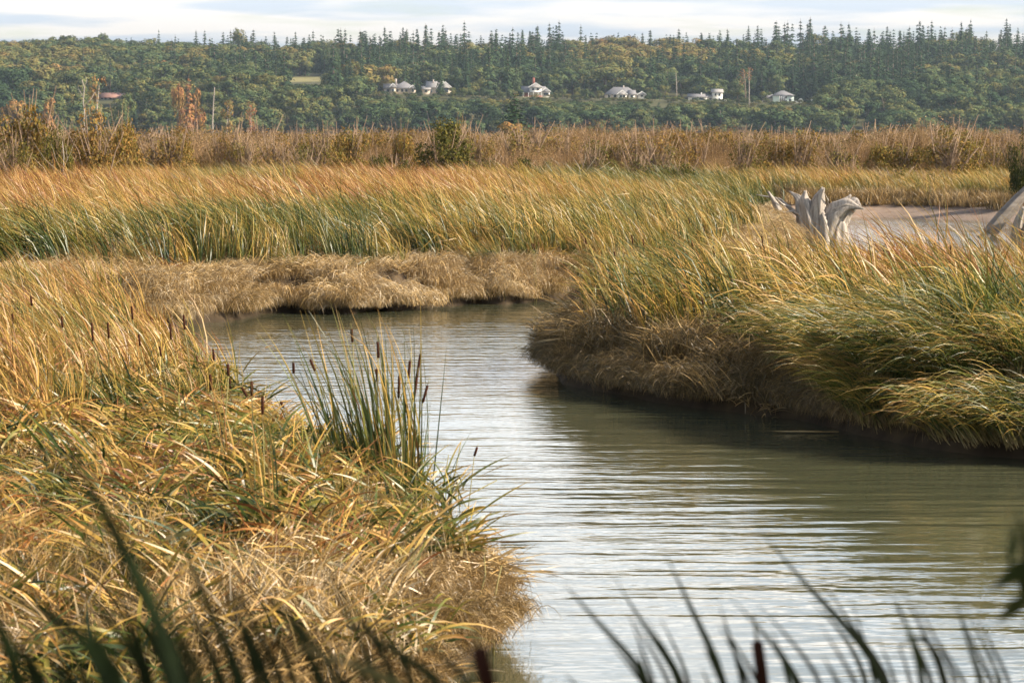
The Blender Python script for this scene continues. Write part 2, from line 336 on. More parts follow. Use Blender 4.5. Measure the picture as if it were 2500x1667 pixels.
DIKE = [(-60, -60), (60, -60), (60, 7.2), (8, 7.0), (3, 7.6), (-2, 7.2), (-7, 9.0), (-60, 9.0)]

def sdist(x, y, poly):
    """signed distance, positive inside"""
    P = np.asarray(poly, float); Q = np.roll(P, -1, 0)
    x = np.asarray(x, float); y = np.asarray(y, float)
    best = np.full(x.shape, 1e18); ins = np.zeros(x.shape, bool)
    for (ax, ay), (bx, by) in zip(P, Q):
        ex, ey = bx - ax, by - ay
        t = np.clip(((x - ax) * ex + (y - ay) * ey) / (ex * ex + ey * ey + 1e-12), 0, 1)
        d = (x - ax - t * ex) ** 2 + (y - ay - t * ey) ** 2
        best = np.minimum(best, d)
        c = ((ay > y) != (by > y)) & (x < ex * (y - ay) / (ey if abs(ey) > 1e-12 else 1e-12) + ax)
        ins ^= c
    return np.where(ins, 1, -1) * np.sqrt(best)

def terrace_z(x): return -.06 * np.clip(-120 - x, 0, 110) + 27.3 - 0.021 * x - 0.00004 * np.clip(x + 150, -400, 0) ** 2 * 0.3
def ridge_z(x):
    return 56 + 7 * fbm(x / 160 + 3.1, 0 * x + .5) + 4 * sstep(-80, 200, x) + np.where(x < -120, 3.0 * sstep(-120, -300, x), 0)
def hill_h(x, y):
    zt = terrace_z(x)
    t1 = np.clip((y - 1400) / 168, 0, 1) ** .9; t2 = np.clip((y - 1650) / 480, 0, 1) ** 0.85
    h = zt * t1 + (ridge_z(x) - zt) * t2
    return h + 2.2 * (fbm(x / 45, y / 45) - 0.5) * sstep(1660, 1750, y)
def land_h(x, y):
    x = np.asarray(x, float); y = np.asarray(y, float)
    n1 = fbm(x * 1.1, y * 1.1) - 0.5; n2 = fbm(x * 0.23 + 9, y * 0.23) - 0.5
    z = np.full(x.shape, -0.7)
    for poly, H, w in ((LEFT, 0.55, 0.55), (PEN, 0.60, 0.45), (FARV, 0.74, 0.55), (DIKE, 1.75, 5.0)):
        s = sdist(x, y, poly) + (0.5 if poly is DIKE else 0.22) * n1
        ww = np.where((x > 10.3) & (y > 110), 5.0, w) if poly is FARV else w
        top = H + 0.22 * n1 + 0.35 * n2 * (1 if poly is not DIKE else 0)
        zz = np.where(s < 0, np.maximum(-0.7, s * 0.9), top * sstep(0, 1, s / ww) ** 0.7)
        z = np.maximum(z, zz)
    return z + np.where(y > 1395, hill_h(x, y), 0)

def build_ground():
    def geo(a, b, s0, k):
        out = [a]; s = s0
        while out[-1] < b: out.append(out[-1] + s); s *= k
        return out
    pos = list(np.arange(0, 10.5, 0.17)) + list(np.arange(10.6, 32, 0.7)); pos += [a for a in geo(33, 880, 3, 1.12) if a < 880] + [900]
    xs = np.array(sorted(set([-a for a in pos] + pos)))
    ys = np.array(list(np.arange(-25, 10, 1.0)) + list(np.arange(10, 70, 0.17)) + list(np.arange(70, 150, 0.8)) + geo(152, 1390, 3, 1.12) + list(np.arange(1395, 2260, 12)) + [2300])
    X, Y = np.meshgrid(xs, ys); x, y = X.ravel(), Y.ravel()
    z = land_h(x, y)
    nx, ny = len(xs), len(ys); i = np.arange(ny - 1)[:, None] * nx; j = np.arange(nx - 1)[None]
    Q = np.stack([i + j, i + j + 1, i + nx + j + 1, i + nx + j], -1).reshape(-1, 4)
    sM = sdist(x, y, FARV)
    mud = ((x > 9.5) & (y > 108) & (y < 170)) * sstep(6.5, 4.5, sM + 2 * (fbm(x * .4, y * .4) - .5))
    hill = sstep(1390, 1420, y)
    lawn = np.maximum(sstep(1568, 1580, y) * sstep(1655, 1640, y), (np.abs(x + 128) < 17) * sstep(1785, 1792, y) * sstep(1865, 1855, y))
    me = mk_mesh('ground', np.stack([x, y, z], 1), Q, {'mud': mud, 'hill': hill, 'lawn': lawn})
    link('ground', me, mat=ground_mat(), kind='structure', label='dark muddy marsh ground rising to the wooded hillside behind', category='ground')
    W = mk_mesh('water', [(-220, -20, 0), (220, -20, 0), (220, 175, 0), (-220, 175, 0)], np.array([[0, 1, 2, 3]]))
    link('water', W, mat=water_mat(), kind='structure', label='rippled tidal channel winding between the reed banks', category='water')
build_ground()

# ------------------------------------------------------------------ scatter by geometry nodes (for what nobody could count)
def scatter(name, protos, P, rot, scl, pick, tone, label, cat):
    P = np.asarray(P, np.float32); n = len(P)
    me = bpy.data.meshes.new(name); me.vertices.add(n); me.vertices.foreach_set('co', P.ravel())
    def vec(nm, a):
        at = me.attributes.new(nm, 'FLOAT_VECTOR', 'POINT'); at.data.foreach_set('vector', np.ascontiguousarray(a, np.float32).ravel())
    vec('rot', rot); vec('scl', scl if np.ndim(scl) == 2 else np.repeat(np.asarray(scl)[:, None], 3, 1))
    at = me.attributes.new('pick', 'INT', 'POINT'); at.data.foreach_set('value', np.ascontiguousarray(pick, np.int32))
    at = me.attributes.new('tone', 'FLOAT', 'POINT'); at.data.foreach_set('value', np.ascontiguousarray(tone, np.float32))
    o = link(name, me, kind='stuff', label=label, category=cat)
    ng = bpy.data.node_groups.new(name, 'GeometryNodeTree')
    ng.interface.new_socket('Geometry', in_out='INPUT', socket_type='NodeSocketGeometry'); ng.interface.new_socket('Geometry', in_out='OUTPUT', socket_type='NodeSocketGeometry')
    N, L = ng.nodes, ng.links
    gi, go = N.new('NodeGroupInput'), N.new('NodeGroupOutput')
    gti = N.new('GeometryNodeGeometryToInstance')
    for p in reversed(protos):
        oi = N.new('GeometryNodeObjectInfo'); oi.inputs['Object'].default_value = p; oi.inputs['As Instance'].default_value = False
        L.new(oi.outputs['Geometry'], gti.inputs[0])
    def na(nm, t):
        a = N.new('GeometryNodeInputNamedAttribute'); a.data_type = t; a.inputs['Name'].default_value = nm; return a.outputs[0]
    m2p = N.new('GeometryNodeMeshToPoints'); L.new(gi.outputs[0], m2p.inputs[0])
    ip = N.new('GeometryNodeInstanceOnPoints'); L.new(m2p.outputs[0], ip.inputs['Points']); L.new(gti.outputs[0], ip.inputs['Instance'])
    ip.inputs['Pick Instance'].default_value = True
    L.new(na('pick', 'INT'), ip.inputs['Instance Index'])
    e2r = N.new('FunctionNodeEulerToRotation'); L.new(na('rot', 'FLOAT_VECTOR'), e2r.inputs[0]); L.new(e2r.outputs[0], ip.inputs['Rotation'])
    L.new(na('scl', 'FLOAT_VECTOR'), ip.inputs['Scale']); L.new(ip.outputs[0], go.inputs[0])
    md = o.modifiers.new('scatter', 'NODES'); md.node_group = ng
    return o
def proto(name, mb, mat): return bpy.data.objects.new(name, mb.mesh(name, mat))

def zrot(a):
    a = np.asarray(a); return np.stack([0 * a, 0 * a, a], 1)
def cand(n, x0, x1, y0, y1): return R.uniform(x0, x1, n), R.uniform(y0, y1, n)
def in_view(x, y, m=1.5): return np.abs(x) < 0.182 * y + m

# ------------------------------------------------------------------ reed prototypes
def patch(seed, size=1.3, ns=46, nl=5, H=1.65, wind=0.9, w=0.021, segs=4, droop=.2, spread=.26, flatz=0.0, wdir=(-1, -.15, 0)):
    r = np.random.default_rng(seed); mb = MB()
    n = ns * nl; g = int(math.ceil(math.sqrt(ns))); ii = r.permutation(g * g)[:ns]
    c = (np.stack([ii % g, ii // g], 1) + r.uniform(0, 1, (ns, 2))) / g * size - size / 2
    hh = r.uniform(.62, 1.15, ns)
    az = r.uniform(0, 6.28, n); b = np.repeat(np.c_[c, np.zeros(ns) - .05], nl, 0); b[:, :2] += r.normal(0, .022, (n, 2))
    mb.blades(b, H * np.repeat(hh, nl) * r.uniform(.6, 1.08, n), w * r.uniform(.65, 1.25, n), az, spread * r.uniform(.3, 1.8, n), wind * np.repeat(r.uniform(.45, 1.45, ns), nl) * r.uniform(.6, 1.4, n), droop * r.uniform(.2, 2.0, n), segs, rng=r,
              rr=np.clip(np.repeat(r.uniform(.1, .9, ns), nl) + r.normal(0, .16, n), 0, 1), flat=flatz, wdir=wdir, kink=.14, pw=2.0)
    return mb
FARP = [proto('cattail_patch_source', patch(70 + i, 2.1, 95, 5, 1.8, 1.45, .026, 4, .3), M_REED) for i in range(10)]
NUP = [proto('cattail_patch_source', patch(10 + i, .9, 24, 6, 1.75, .95, .024, 6, .12), M_REED) for i in range(8)]
NLEAN = [proto('cattail_patch_source', patch(30 + i, .9, 24, 6, 1.85, 1.5, .024, 6, .24), M_REED) for i in range(8)]
NARC = [proto('cattail_patch_source', patch(50 + i, .9, 20, 6, 1.95, 1.3, .024, 8, .95, .22), M_REED) for i in range(8)]
def flatmat(seed, n, size, L, w, mat, az0, azs, lift, straight=False):
    r = np.random.default_rng(seed); mb = MB(); b = np.c_[r.uniform(-size / 2, size / 2, (n, 2)), r.uniform(0, lift, n)]
    az = r.uniform(0, 6.28, n) if az0 is None else az0 + r.normal(0, azs, n)
    mb.blades(b, L * r.uniform(.4, 1.1, n), w * r.uniform(.6, 1.25, n), az, r.uniform(.8, 2.4, n), 0 if straight else r.uniform(0, .5, n), r.uniform(-.1, .5, n) if straight else r.uniform(.5, 1.6, n), 6, rng=r, flat=r.uniform(.2, .9) if straight else .35)
    return proto('flattened_reed_source', mb, mat)
FLAT = [flatmat(100 + i, 300, 1.2, .62, .022, M_REED, math.pi, 1.5, .24, i % 2 == 0) for i in range(8)]
FLATD = [flatmat(120 + i, 420, 1.2, .50, .013, M_DRY, None, 0, .22, i < 6) for i in range(8)]
def hang(seed, n=260, L=.66, w=.0095):
    """dry grass curtain whose blades arch out towards +x and hang down"""
    r = np.random.default_rng(seed); mb = MB(); b = np.c_[r.normal(-.12, .16, n), r.uniform(-.6, .6, n), r.uniform(-.1, .06, n)]
    cl = r.normal(0, .35, 9); az = cl[(np.clip((b[:, 1] + .6) / 1.2, 0, .999) * 9).astype(int)] + r.normal(0, .4, n)
    mb.blades(b, L * r.uniform(.4, 1.25, n), w * r.uniform(.6, 1.5, n), az, r.uniform(.25, 1.0, n), 0, r.uniform(1.2, 3.8, n), 7, rng=r, flat=.3)
    return proto('hanging_grass_source', mb, M_DRY)
HANG = [hang(140 + i) for i in range(8)]
def tuft(seed, n=80, L=.6, w=.006, mat=M_DRY, spread=.6, sd=.09):
    r = np.random.default_rng(seed); mb = MB(); b = np.c_[r.normal(0, sd, (n, 2)), np.zeros(n) - .02]
    mb.blades(b, L * r.uniform(.5, 1.2, n), w * r.uniform(.7, 1.4, n), r.uniform(0, 6.28, n), spread * r.uniform(.2, 1.4, n), .35 * r.uniform(.3, 1.3, n), r.uniform(0, .9, n), 5, rng=r)
    return proto('grass_tuft_source', mb, mat)
TUFT = [tuft(160 + i, 160, sd=.22) for i in range(6)]

# ------------------------------------------------------------------ reed beds
def jgrid(x0, x1, y0, y1, st, j=.5):
    X, Y = np.meshgrid(np.arange(x0, x1, st), np.arange(y0, y1, st)); n = X.size
    X = X + (np.arange(X.shape[0]) % 2)[:, None] * st * .5
    return X.ravel() + R.uniform(-j, j, n) * st, Y.ravel() + R.uniform(-j, j, n) * st
def grad(x, y, poly, e=.05):
    gx = sdist(x + e, y, poly) - sdist(x - e, y, poly); gy = sdist(x, y + e, poly) - sdist(x, y - e, poly)
    return np.arctan2(-gy, -gx)      # outward azimuth
def on_land(x, y): return np.stack([x, y, land_h(x, y)], 1)
def noise_rot(n, a=.15, z=.3): return np.stack([R.normal(0, a, n), R.normal(0, a, n), R.normal(0, z, n)], 1)

# --- far marsh bed
x, y = jgrid(-28, 28, 55, 158, 1.3)
s = sdist(x, y, FARV); edge = .9 + 2.4 * fbm(x * .3, y * .3) - .6 * sstep(-2, 3, x) + 1.0 * sstep(-4, -9, x)
back = (x > 10.3) & (y > 111)
keep = in_view(x, y, 3) & np.where(back, (s > 4.8 + 2 * (fbm(x * .5, y * .5) - .5)) & (y < 152), (s > edge) & (y < 142) & (R.uniform(0, 1, len(x)) < .28 + 1.3 * fbm(x * .5 + 5, y * .5)))
x, y, s, back = x[keep], y[keep], s[keep], back[keep]
ty = 0.17 + 0.46 * sstep(4, 17, s) + .12 * sstep(18, 40, s) + 1.0 * (fbm(x * .22 + 4, y * .09) - .5) + R.normal(0, .06, len(x))
ty = np.where(back, .40 + .5 * (fbm(x * .5, y * .4) - .5), ty)
pp = proj(np.stack([x, y, 0 * x + 2.1], 1))
ty = np.where((pp[:, 0] > 470) & (pp[:, 0] < 760) & (pp[:, 1] < 436), .22 + .1 * R.normal(size=len(x)), ty)
sc = R.uniform(.84, 1.05, len(x)) * (1.05 - .4 * (fbm(x * .3, y * .3 + 40) - .3)) * np.where(back, .92, 1) * np.where(s < 8, .92, 1)
scatter('cattail_reeds', FARP, on_land(x, y), noise_rot(len(x), .12, .55), sc, R.integers(0, 10, len(x)), np.clip(ty, .06, .93),
        'wide golden and green bed of wind-bent cattails across the far bank', 'reeds')
# --- peninsula bed
x, y = jgrid(-.5, 12, 29, 52, .62)
s = sdist(x, y, PEN); keep = in_view(x, y, 1.2) & (s > .7 + .7 * (fbm(x, y) - .5)) & (R.uniform(0, 1, len(x)) < .35 + 1.3 * fbm(x * 1.1 + 5, y * 1.1)); x, y, s = x[keep], y[keep], s[keep]
ty = .27 + .34 * sstep(1.2, 4.6, s) + .75 * (fbm(x * .5 + 2, y * .35) - .5) + R.normal(0, .06, len(x))
arc = R.uniform(0, 1, len(x)) < (.6 * sstep(3.4, 1.0, s) * sstep(1.6, 3.0, x)); lean = R.uniform(0, 1, len(x)) < .65
pk = R.integers(0, 8, len(x)) + np.where(arc, 16, np.where(lean, 8, 0))
hg = np.interp(y, [36, 40, 45], [1, 1, .98]) * np.interp(x, [2, 4.5], [.94, 1]) * R.uniform(.7, 1.06, len(x)) * (.82 + .36 * fbm(x * .6, y * .6)) * (1 - .25 * sstep(1.2, .2, x)) * np.where(s < 1.4, .88, 1)
scatter('cattail_reeds', NUP + NLEAN + NARC, on_land(x, y), noise_rot(len(x), .14, .6), hg, pk, np.clip(ty, .08, .85),
        'green-gold cattails arching over the dark right-hand bank', 'reeds')
# --- stray tufts along the far bank
x, y = cand(700, -10, 4, 54, 70); s = sdist(x, y, FARV); keep = in_view(x, y, 1) & (s > .5) & (s < 3.6) & (fbm(x * .7 + 3, y * .7) > .5); x, y = x[keep][:110], y[keep][:110]
scatter('cattail_reeds', NUP + NLEAN + FLAT, on_land(x, y), noise_rot(len(x), .2, .6), R.uniform(.4, .72, len(x)), R.integers(0, 24, len(x)), np.clip(.40 + R.normal(0, .13, len(x)), .1, .8), 'stray yellow-green cattail tufts along the straw-covered far bank', 'reeds')
# --- near left bed, standing
x, y = jgrid(-9.5, .5, 22, 52, .62)
s = sdist(x, y, LEFT); pp = proj(np.stack([x, y, 0 * x + .55], 1))
lim = np.interp(pp[:, 0], [-300, 0, 300, 560, 700, 900], [1130, 1110, 1085, 1060, 1000, 940])
keep = in_view(x, y, 1) & (s > .2) & (pp[:, 1] < lim + 90 * (fbm(x * .8, y * .8) - .5)); keep &= ~((pp[:, 0] > 600) & (R.uniform(0, 1, len(x)) < .55))
x, y, s, pp = x[keep], y[keep], s[keep], pp[keep]
ty = .50 + .8 * (fbm(x * .9 + 11, y * .5) - .5) + R.normal(0, .08, len(x))
pk = R.integers(0, 8, len(x)) + np.where(R.uniform(0, 1, len(x)) < .45, 8, 0)
hg = R.uniform(.55, .95, len(x)) * np.interp(pp[:, 0], [0, 300, 450, 600, 750], [.82, .78, .74, .68, .6])
scatter('cattail_reeds', NUP + NLEAN, on_land(x, y), noise_rot(len(x), .18, .5), hg, pk, np.clip(ty, .1, .9),
        'yellowing cattails standing on the near left bank', 'reeds')
# --- flattened reeds
x, y = jgrid(-7, .6, 12, 31, .42)
s = sdist(x, y, LEFT); pp = proj(np.stack([x, y, 0 * x + .55], 1))
keep = in_view(x, y, .8) & (s > .3) & (pp[:, 1] > 930); x, y, s, pp = x[keep], y[keep], s[keep], pp[keep]
green = sstep(1520, 1420, pp[:, 1] + 120 * (fbm(x * 1.2, y * 1.2) - .5)) * sstep(.25, .8, s + .6 * (fbm(x * 2, y * 2) - .3))
isg = R.uniform(0, 1, len(x)) < .1 + .8 * green
a = x[isg], y[isg]
scatter('flattened_reeds', FLAT, on_land(*a) + [0, 0, .02], noise_rot(len(a[0]), .22, .9), R.uniform(.55, 1.05, len(a[0])), R.integers(0, 8, len(a[0])), np.clip(.40 + .95 * (fbm(a[0] * 1.3, a[1] * .9) - .5) + R.normal(0, .1, len(a[0])), .1, .85),
        'matted yellow-green cattail leaves beaten flat on the near left bank', 'reeds')
b = x[~isg], y[~isg]
xb, yb = jgrid(-12, 11.5, 54, 124, .62); sb = sdist(xb, yb, FARV); kb = in_view(xb, yb, 1) & (sb > .4) & (sb < 3.6) & ~((xb > 10.3) & (yb > 114)); xb, yb = xb[kb], yb[kb]
xp, yp = jgrid(0, 10, 30, 48, .5); sp = sdist(xp, yp, PEN); kp = in_view(xp, yp, 1) & (sp > .1) & (sp < 1.8); xp, yp = xp[kp], yp[kp]
xx = np.concatenate([b[0], xb, xp]); yy = np.concatenate([b[1], yb, yp])
tn = np.concatenate([np.full(len(b[0]), .58), np.full(len(xb), .68), np.full(len(xp), .35)]) + .7 * (fbm(xx * .8, yy * .8) - .5)
isT = R.uniform(0, 1, len(xx)) < np.concatenate([np.full(len(b[0]), .45), np.full(len(xb), .15), np.full(len(xp), .3)])
scatter('dry_grass', FLATD + TUFT, on_land(xx, yy) + [0, 0, .02], np.stack([R.normal(0, .2, len(xx)), R.normal(0, .2, len(xx)), R.uniform(0, 6.28, len(xx))], 1), R.uniform(.6, 1.15, len(xx)) * np.where(yy > 53, .75, 1), np.where(isT, R.integers(8, 14, len(xx)), R.integers(0, 8, len(xx))), np.clip(tn, .1, .95),
        'bleached dead grass and reed litter matted over the bank tops', 'grass')
# --- hanging grass on the bank faces
def bank_pts(poly, step, x0, x1, y0, y1):
    P = np.asarray(poly); Q = np.roll(P, -1, 0); out = []; c = 0
    for a, b_ in zip(P, Q):
        d = np.linalg.norm(b_ - a)
        if d > 40: continue
        t = -c
        for t in np.arange(step - c if c else 0, d, step): out.append(a + (b_ - a) * (t / d))
        c = d - t if d > t else c + d
    out = np.array(out); return out[(out[:, 0] > x0) & (out[:, 0] < x1) & (out[:, 1] > y0) & (out[:, 1] < y1)]
HP, HA, HS, HT = [], [], [], []
for poly, H, tone, size, box in ((FARV, .74, .70, .85, (-12, 12, 52, 120)), (PEN, .6, .16, .74, (-1, 9, 28, 50)), (LEFT, .55, .46, .5, (-8, 1, 13, 53))):  # low PEN tone puts the right bank's shade into its grass colour
    q0 = bank_pts(poly, .30 * size, *box)
    for off0, off1, zz in ((-.16, .02, .12), (-.12, .08, .24), (.0, .25, .16), (.15, .5, .1), (.4, .8, .05), (.7, 1.1, .03)):
        q = q0 + R.normal(0, .05, q0.shape); az = grad(q[:, 0], q[:, 1] + 1e-4, poly)
        off = R.uniform(off0, off1, len(q))
        qx, qy = q[:, 0] - np.cos(az) * off, q[:, 1] - np.sin(az) * off
        gap = fbm(qx * .8 + 31, qy * .8) > (.33 if poly is PEN else .45 if off0 < .1 else .40 if off0 < .3 else .3)
        qx, qy, az = qx[gap], qy[gap], az[gap]
        HP.append(np.stack([qx, qy, np.maximum(land_h(qx, qy), .12) + zz * R.uniform(.5, 1.2, len(qx))], 1)); HA.append(az + R.normal(0, .3, len(qx))); HS.append(size * R.uniform(.55, 1.05, len(qx)))
        HT.append(tone + .6 * (fbm(qx * .8, qy * .8) - .5) + R.normal(0, .08, len(qx)))
hp, ha, hs, ht = map(np.concatenate, (HP, HA, HS, HT))
k = in_view(hp[:, 0], hp[:, 1], .6); hp, ha, hs, ht = hp[k], ha[k], hs[k], ht[k]
scatter('hanging_grass', HANG, hp, zrot(ha), hs, R.integers(0, 8, len(hp)), np.clip(ht, .05, .95), 'dead straw-coloured grass hanging down the muddy bank faces', 'grass')
# --- green sward drooping into the water at the right
def droopmat(seed, n=420):
    r = np.random.default_rng(seed); mb = MB(); b = np.c_[r.uniform(-.55, .55, (n, 2)), r.uniform(-.05, .14, n)]
    mb.blades(b, r.uniform(.6, 1.35, n), .013 * r.uniform(.6, 1.2, n), math.pi + .55 + r.normal(0, .3, n), r.uniform(.9, 1.6, n), 0, r.uniform(.8, 2.0, n), 8, rng=r, flat=.1)
    return proto('drooping_grass_source', mb, M_REED)
OV = [droopmat(200 + i) for i in range(6)]
x, y = jgrid(3, 8, 27, 42, .4); s = sdist(x, y, PEN); pp = proj(on_land(x, y)); keep = (s > -.1) & (s < 1.9) & (pp[:, 0] > 2030 + 160 * (fbm(x, y) - .5)) & (pp[:, 0] < 2620)
x, y, s = x[keep], y[keep], s[keep]
z = np.maximum(land_h(x, y), .06) + .12
scatter('drooping_grass', OV, np.stack([x, y, z], 1), noise_rot(len(x), .12, .3), R.uniform(.6, 1.05, len(x)), R.integers(0, 6, len(x)), np.clip(.24 + .45 * (fbm(x * 1.5, y * 1.5) - .5) + R.normal(0, .05, len(x)), .06, .6), 'long green grass combed over the right bank and trailing into the water', 'grass')
# ---- part two
# ------------------------------------------------------------------ scrub
def scrub_patch(seed, size=2.6, H=3.0, nt=520, nc=700, cs=.075):
    r = np.random.default_rng(seed); mb = MB()
    ns = 26; c = r.uniform(-size / 2, size / 2, (ns, 2)); hh = r.uniform(.6, 1.1, ns) * H
    k = r.integers(0, ns, nt); b = np.c_[c[k] + r.normal(0, .12, (nt, 2)), r.uniform(0, .45, nt) * hh[k]]
    mb.blades(b, (hh[k] - b[:, 2]) * r.uniform(.6, 1.05, nt), r.uniform(.010, .026, nt), r.uniform(0, 6.28, nt), r.uniform(.1, .7, nt), r.uniform(0, .15, nt), 0, 4, rng=r, rr=r.uniform(.2, 1, nt))
    k = r.integers(0, ns, nc); t = r.uniform(.15, 1, nc) ** .8
    C = np.c_[c[k] + r.normal(0, .16, (nc, 2)) * (.6 + 1.2 * t[:, None]), t * hh[k]]
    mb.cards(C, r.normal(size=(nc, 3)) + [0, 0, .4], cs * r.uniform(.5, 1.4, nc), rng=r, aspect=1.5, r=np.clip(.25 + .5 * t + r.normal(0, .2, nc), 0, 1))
    return mb
SCRUB = [proto('scrub_source', scrub_patch(300 + i), M_TWIG) for i in range(8)]
x1, y1 = jgrid(-62, 62, 131, 300, 2.0); x2, y2 = jgrid(-150, 150, 300, 760, 6.0)
x = np.concatenate([x1, x2]); y = np.concatenate([y1, y2]); f2 = y > 300
s = sdist(x, y, FARV); start = np.where(x > 10, 151, 146 + 8 * (fbm(x * .2, y * 0 + 3) - .5) - 10 * sstep(-10, -18, x))
keep = in_view(x, y, 4) & (y > start); x, y, f2 = x[keep], y[keep], f2[keep]
sc = (.10 + 1.25 * fbm(x * .2, y * .12)) * R.uniform(.75, 1.2, len(x)) * np.where(f2, 1.25, 1) * np.interp(y, [130, 150, 200], [.7, .8, 1.05])
scl = np.stack([sc * np.where(f2, 2.2, 1.05), sc * np.where(f2, 2.2, 1.05), sc], 1)
tn = .46 + 1.2 * (fbm(x * .14 + 7, y * .1) - .5) + R.normal(0, .07, len(x))
scatter('scrub_thicket', SCRUB, on_land(x, y), zrot(R.uniform(0, 6.28, len(x))), scl, R.integers(0, 8, len(x)), np.clip(tn, .05, .95), 'brown leafless scrub thicket behind the reed bed', 'scrub')

# single bushes standing in front of the thicket
MARKS = [(80, 'the tiny white building'), (275, 'the red-roofed house'), (460, 'the orange tree'), (760, 'the straw-coloured clearing'), (975, 'the grey hip-roofed house'), (1070, 'the cream gabled house'), (1305, 'the red-porched house'),
         (1515, 'the low hip-roofed house'), (1740, 'the two-storey white house'), (1920, 'the pale green house'), (2075, 'the four bare-trunked trees'), (2330, 'the right hill end')]
def bush_meshes(seed, W, H, leafy=1.0, cs=.10, n=2600, twig=120, open_=.0):
    r = np.random.default_rng(seed); st = MB(); fo = MB()
    nb = 11
    tips = np.c_[r.normal(0, W * .24, (nb, 2)), r.uniform(.6, .95, nb) * H]
    for t in tips:
        m = t * [.45, .45, .55] + r.normal(0, .08, 3); st.tube([(t[0] * .1, t[1] * .1, -.1), m, t], [.045, .03, .01], 5)
    az = r.uniform(0, 6.28, twig); b = tips[r.integers(0, nb, twig)] * r.uniform(.2, .7, (twig, 1))
    st.blades(b, H * r.uniform(.12, .36, twig), .016, az, r.uniform(.2, .9, twig), .1, 0, 4, rng=r)
    nbl = 18; th = r.uniform(0, 6.28, nbl); rad = np.sqrt(r.uniform(0, 1, nbl)) * W * .36; bz = H * r.uniform(.25, .82, nbl) * (1 - .35 * (rad / (W * .36)) ** 2)
    bc = np.c_[np.cos(th) * rad, np.sin(th) * rad, bz]; br = W * r.uniform(.11, .19, nbl)
    k = r.integers(0, nbl, n); d = r.normal(size=(n, 3)); d /= np.linalg.norm(d, axis=1)[:, None]
    C = bc[k] + d * (br[k] * r.uniform(.55, 1.12, n))[:, None] * [1, 1, .95]; C[:, 2] = np.maximum(C[:, 2], .05)
    fo.cards(C, d + r.normal(0, .6, (n, 3)) + [0, 0, .3], cs * r.uniform(.6, 1.4, n), rng=r, aspect=1.5)
    return st, fo
BV = []
for i in range(5):
    st, fo = bush_meshes(400 + i, 3.2, 3.0, n=4800, cs=.09, twig=60); BV.append((st.mesh('stems', M_STEM), fo.mesh('foliage', M_BUSH), float(np.ptp(fo.V[0][:, 0])) * .95, float(fo.V[0][:, 2].max()) * .97))
for i in range(4):
    st, fo = bush_meshes(420 + i, 2.6, 3.2, n=1500, cs=.075, twig=360); BV.append((st.mesh('stems', M_STEM), fo.mesh('foliage', M_BUSH), float(np.ptp(fo.V[0][:, 0])) * .95, float(fo.V[0][:, 2].max()) * .97))
def bush(px, top, Y, wpx, tone, var, label, group=None, name='bush'):
    p = at_y(px, 400, Y); g = float(land_h(p[0], Y)); H = at_y(px, top, Y)[2] - g; W = wpx * Y / F
    st, fo, w0, h0 = BV[var]
    t = thing(name, label, 'bush', (p[0], Y, g), group, R.uniform(0, 6.28), (W / w0, W / w0, H / h0))
    link('stems', st, t); link('foliage', fo, t, tone=float(tone))
bush(1085, 288, 143, 165, .36, 0, 'large rounded olive-green bush standing alone at the back of the reed bed')
bush(1118, 280, 160, 75, .62, 2, 'golden-brown bush top just behind the large rounded olive bush')
bush(75, 258, 132, 165, .66, 1, 'dark russet shrub rising at the left edge behind the reeds')
bush(140, 300, 126, 90, .42, 3, 'low olive-brown shrub between the two russet shrubs on the left')
bush(235, 264, 136, 185, .72, 2, 'golden-russet shrub behind the leaning bare sapling')
bush(305, 290, 140, 110, .66, 4, 'brown rounded shrub beside the leaning bare sapling')
bush(40, 335, 120, 110, .45, 5, 'pale twiggy shrub at the far left edge of the reed bed')
bush(420, 312, 150, 110, .66, 6, 'brown twiggy shrub right of the leaning bare sapling')
bush(560, 318, 155, 110, .68, 7, 'thin tan shrub below the rust-coloured tree')
bush(745, 352, 142, 95, .34, 8, 'dark twiggy shrub right of the thin bare pole')
bush(830, 320, 170, 120, .6, 5, 'tan shrub midway between the bare pole and the large olive bush')
bush(925, 372, 138, 70, .2, 4, 'small dark green bush left of the large olive bush')
bush(965, 392, 134, 110, .16, 1, 'low dark evergreen bush at the foot of the large olive bush')
bush(1195, 385, 136, 95, .14, 3, 'low dark evergreen bush right of the large olive bush')
bush(1275, 382, 134, 100, .13, 0, 'wide low evergreen bush left of the bare grey twigs')
bush(1345, 388, 133, 80, .2, 2, 'low green bush in front of the bare grey twigs')
bush(1450, 338, 136, 130, .42, 8, 'tall dark brown twiggy bush at the reed bed edge')
bush(1545, 375, 132, 100, .38, 6, 'dark brown bush right of the tall brown twiggy bush')
bush(1610, 350, 138, 120, .46, 7, 'reddish-brown twiggy bush before the tall green reeds')
bush(1660, 400, 131, 110, .24, 1, 'low dark bush left of the tall green reeds')
bush(1760, 412, 135, 110, .27, 3, 'low dark bush at the left end of the mud bank')
bush(1945, 352, 160, 42, .38, 4, 'small yellow-green bush poking out of the brown thicket above the stump')
bush(2070, 400, 143, 110, .36, 7, 'brown bush behind the weathered stump')
bush(2190, 408, 140, 120, .3, 8, 'dark brown bush behind the middle of the mud bank')
bush(2310, 322, 145, 170, .64, 6, 'big fan-shaped brown twiggy bush on the right')
bush(2260, 425, 138, 110, .22, 1, 'dark low bush under the fan-shaped twiggy bush')
bush(2420, 350, 158, 120, .62, 5, 'tan twiggy bush right of the fan-shaped bush')
bush(2497, 300, 128, 75, .12, 2, 'dark evergreen bush cut by the right edge of the view')
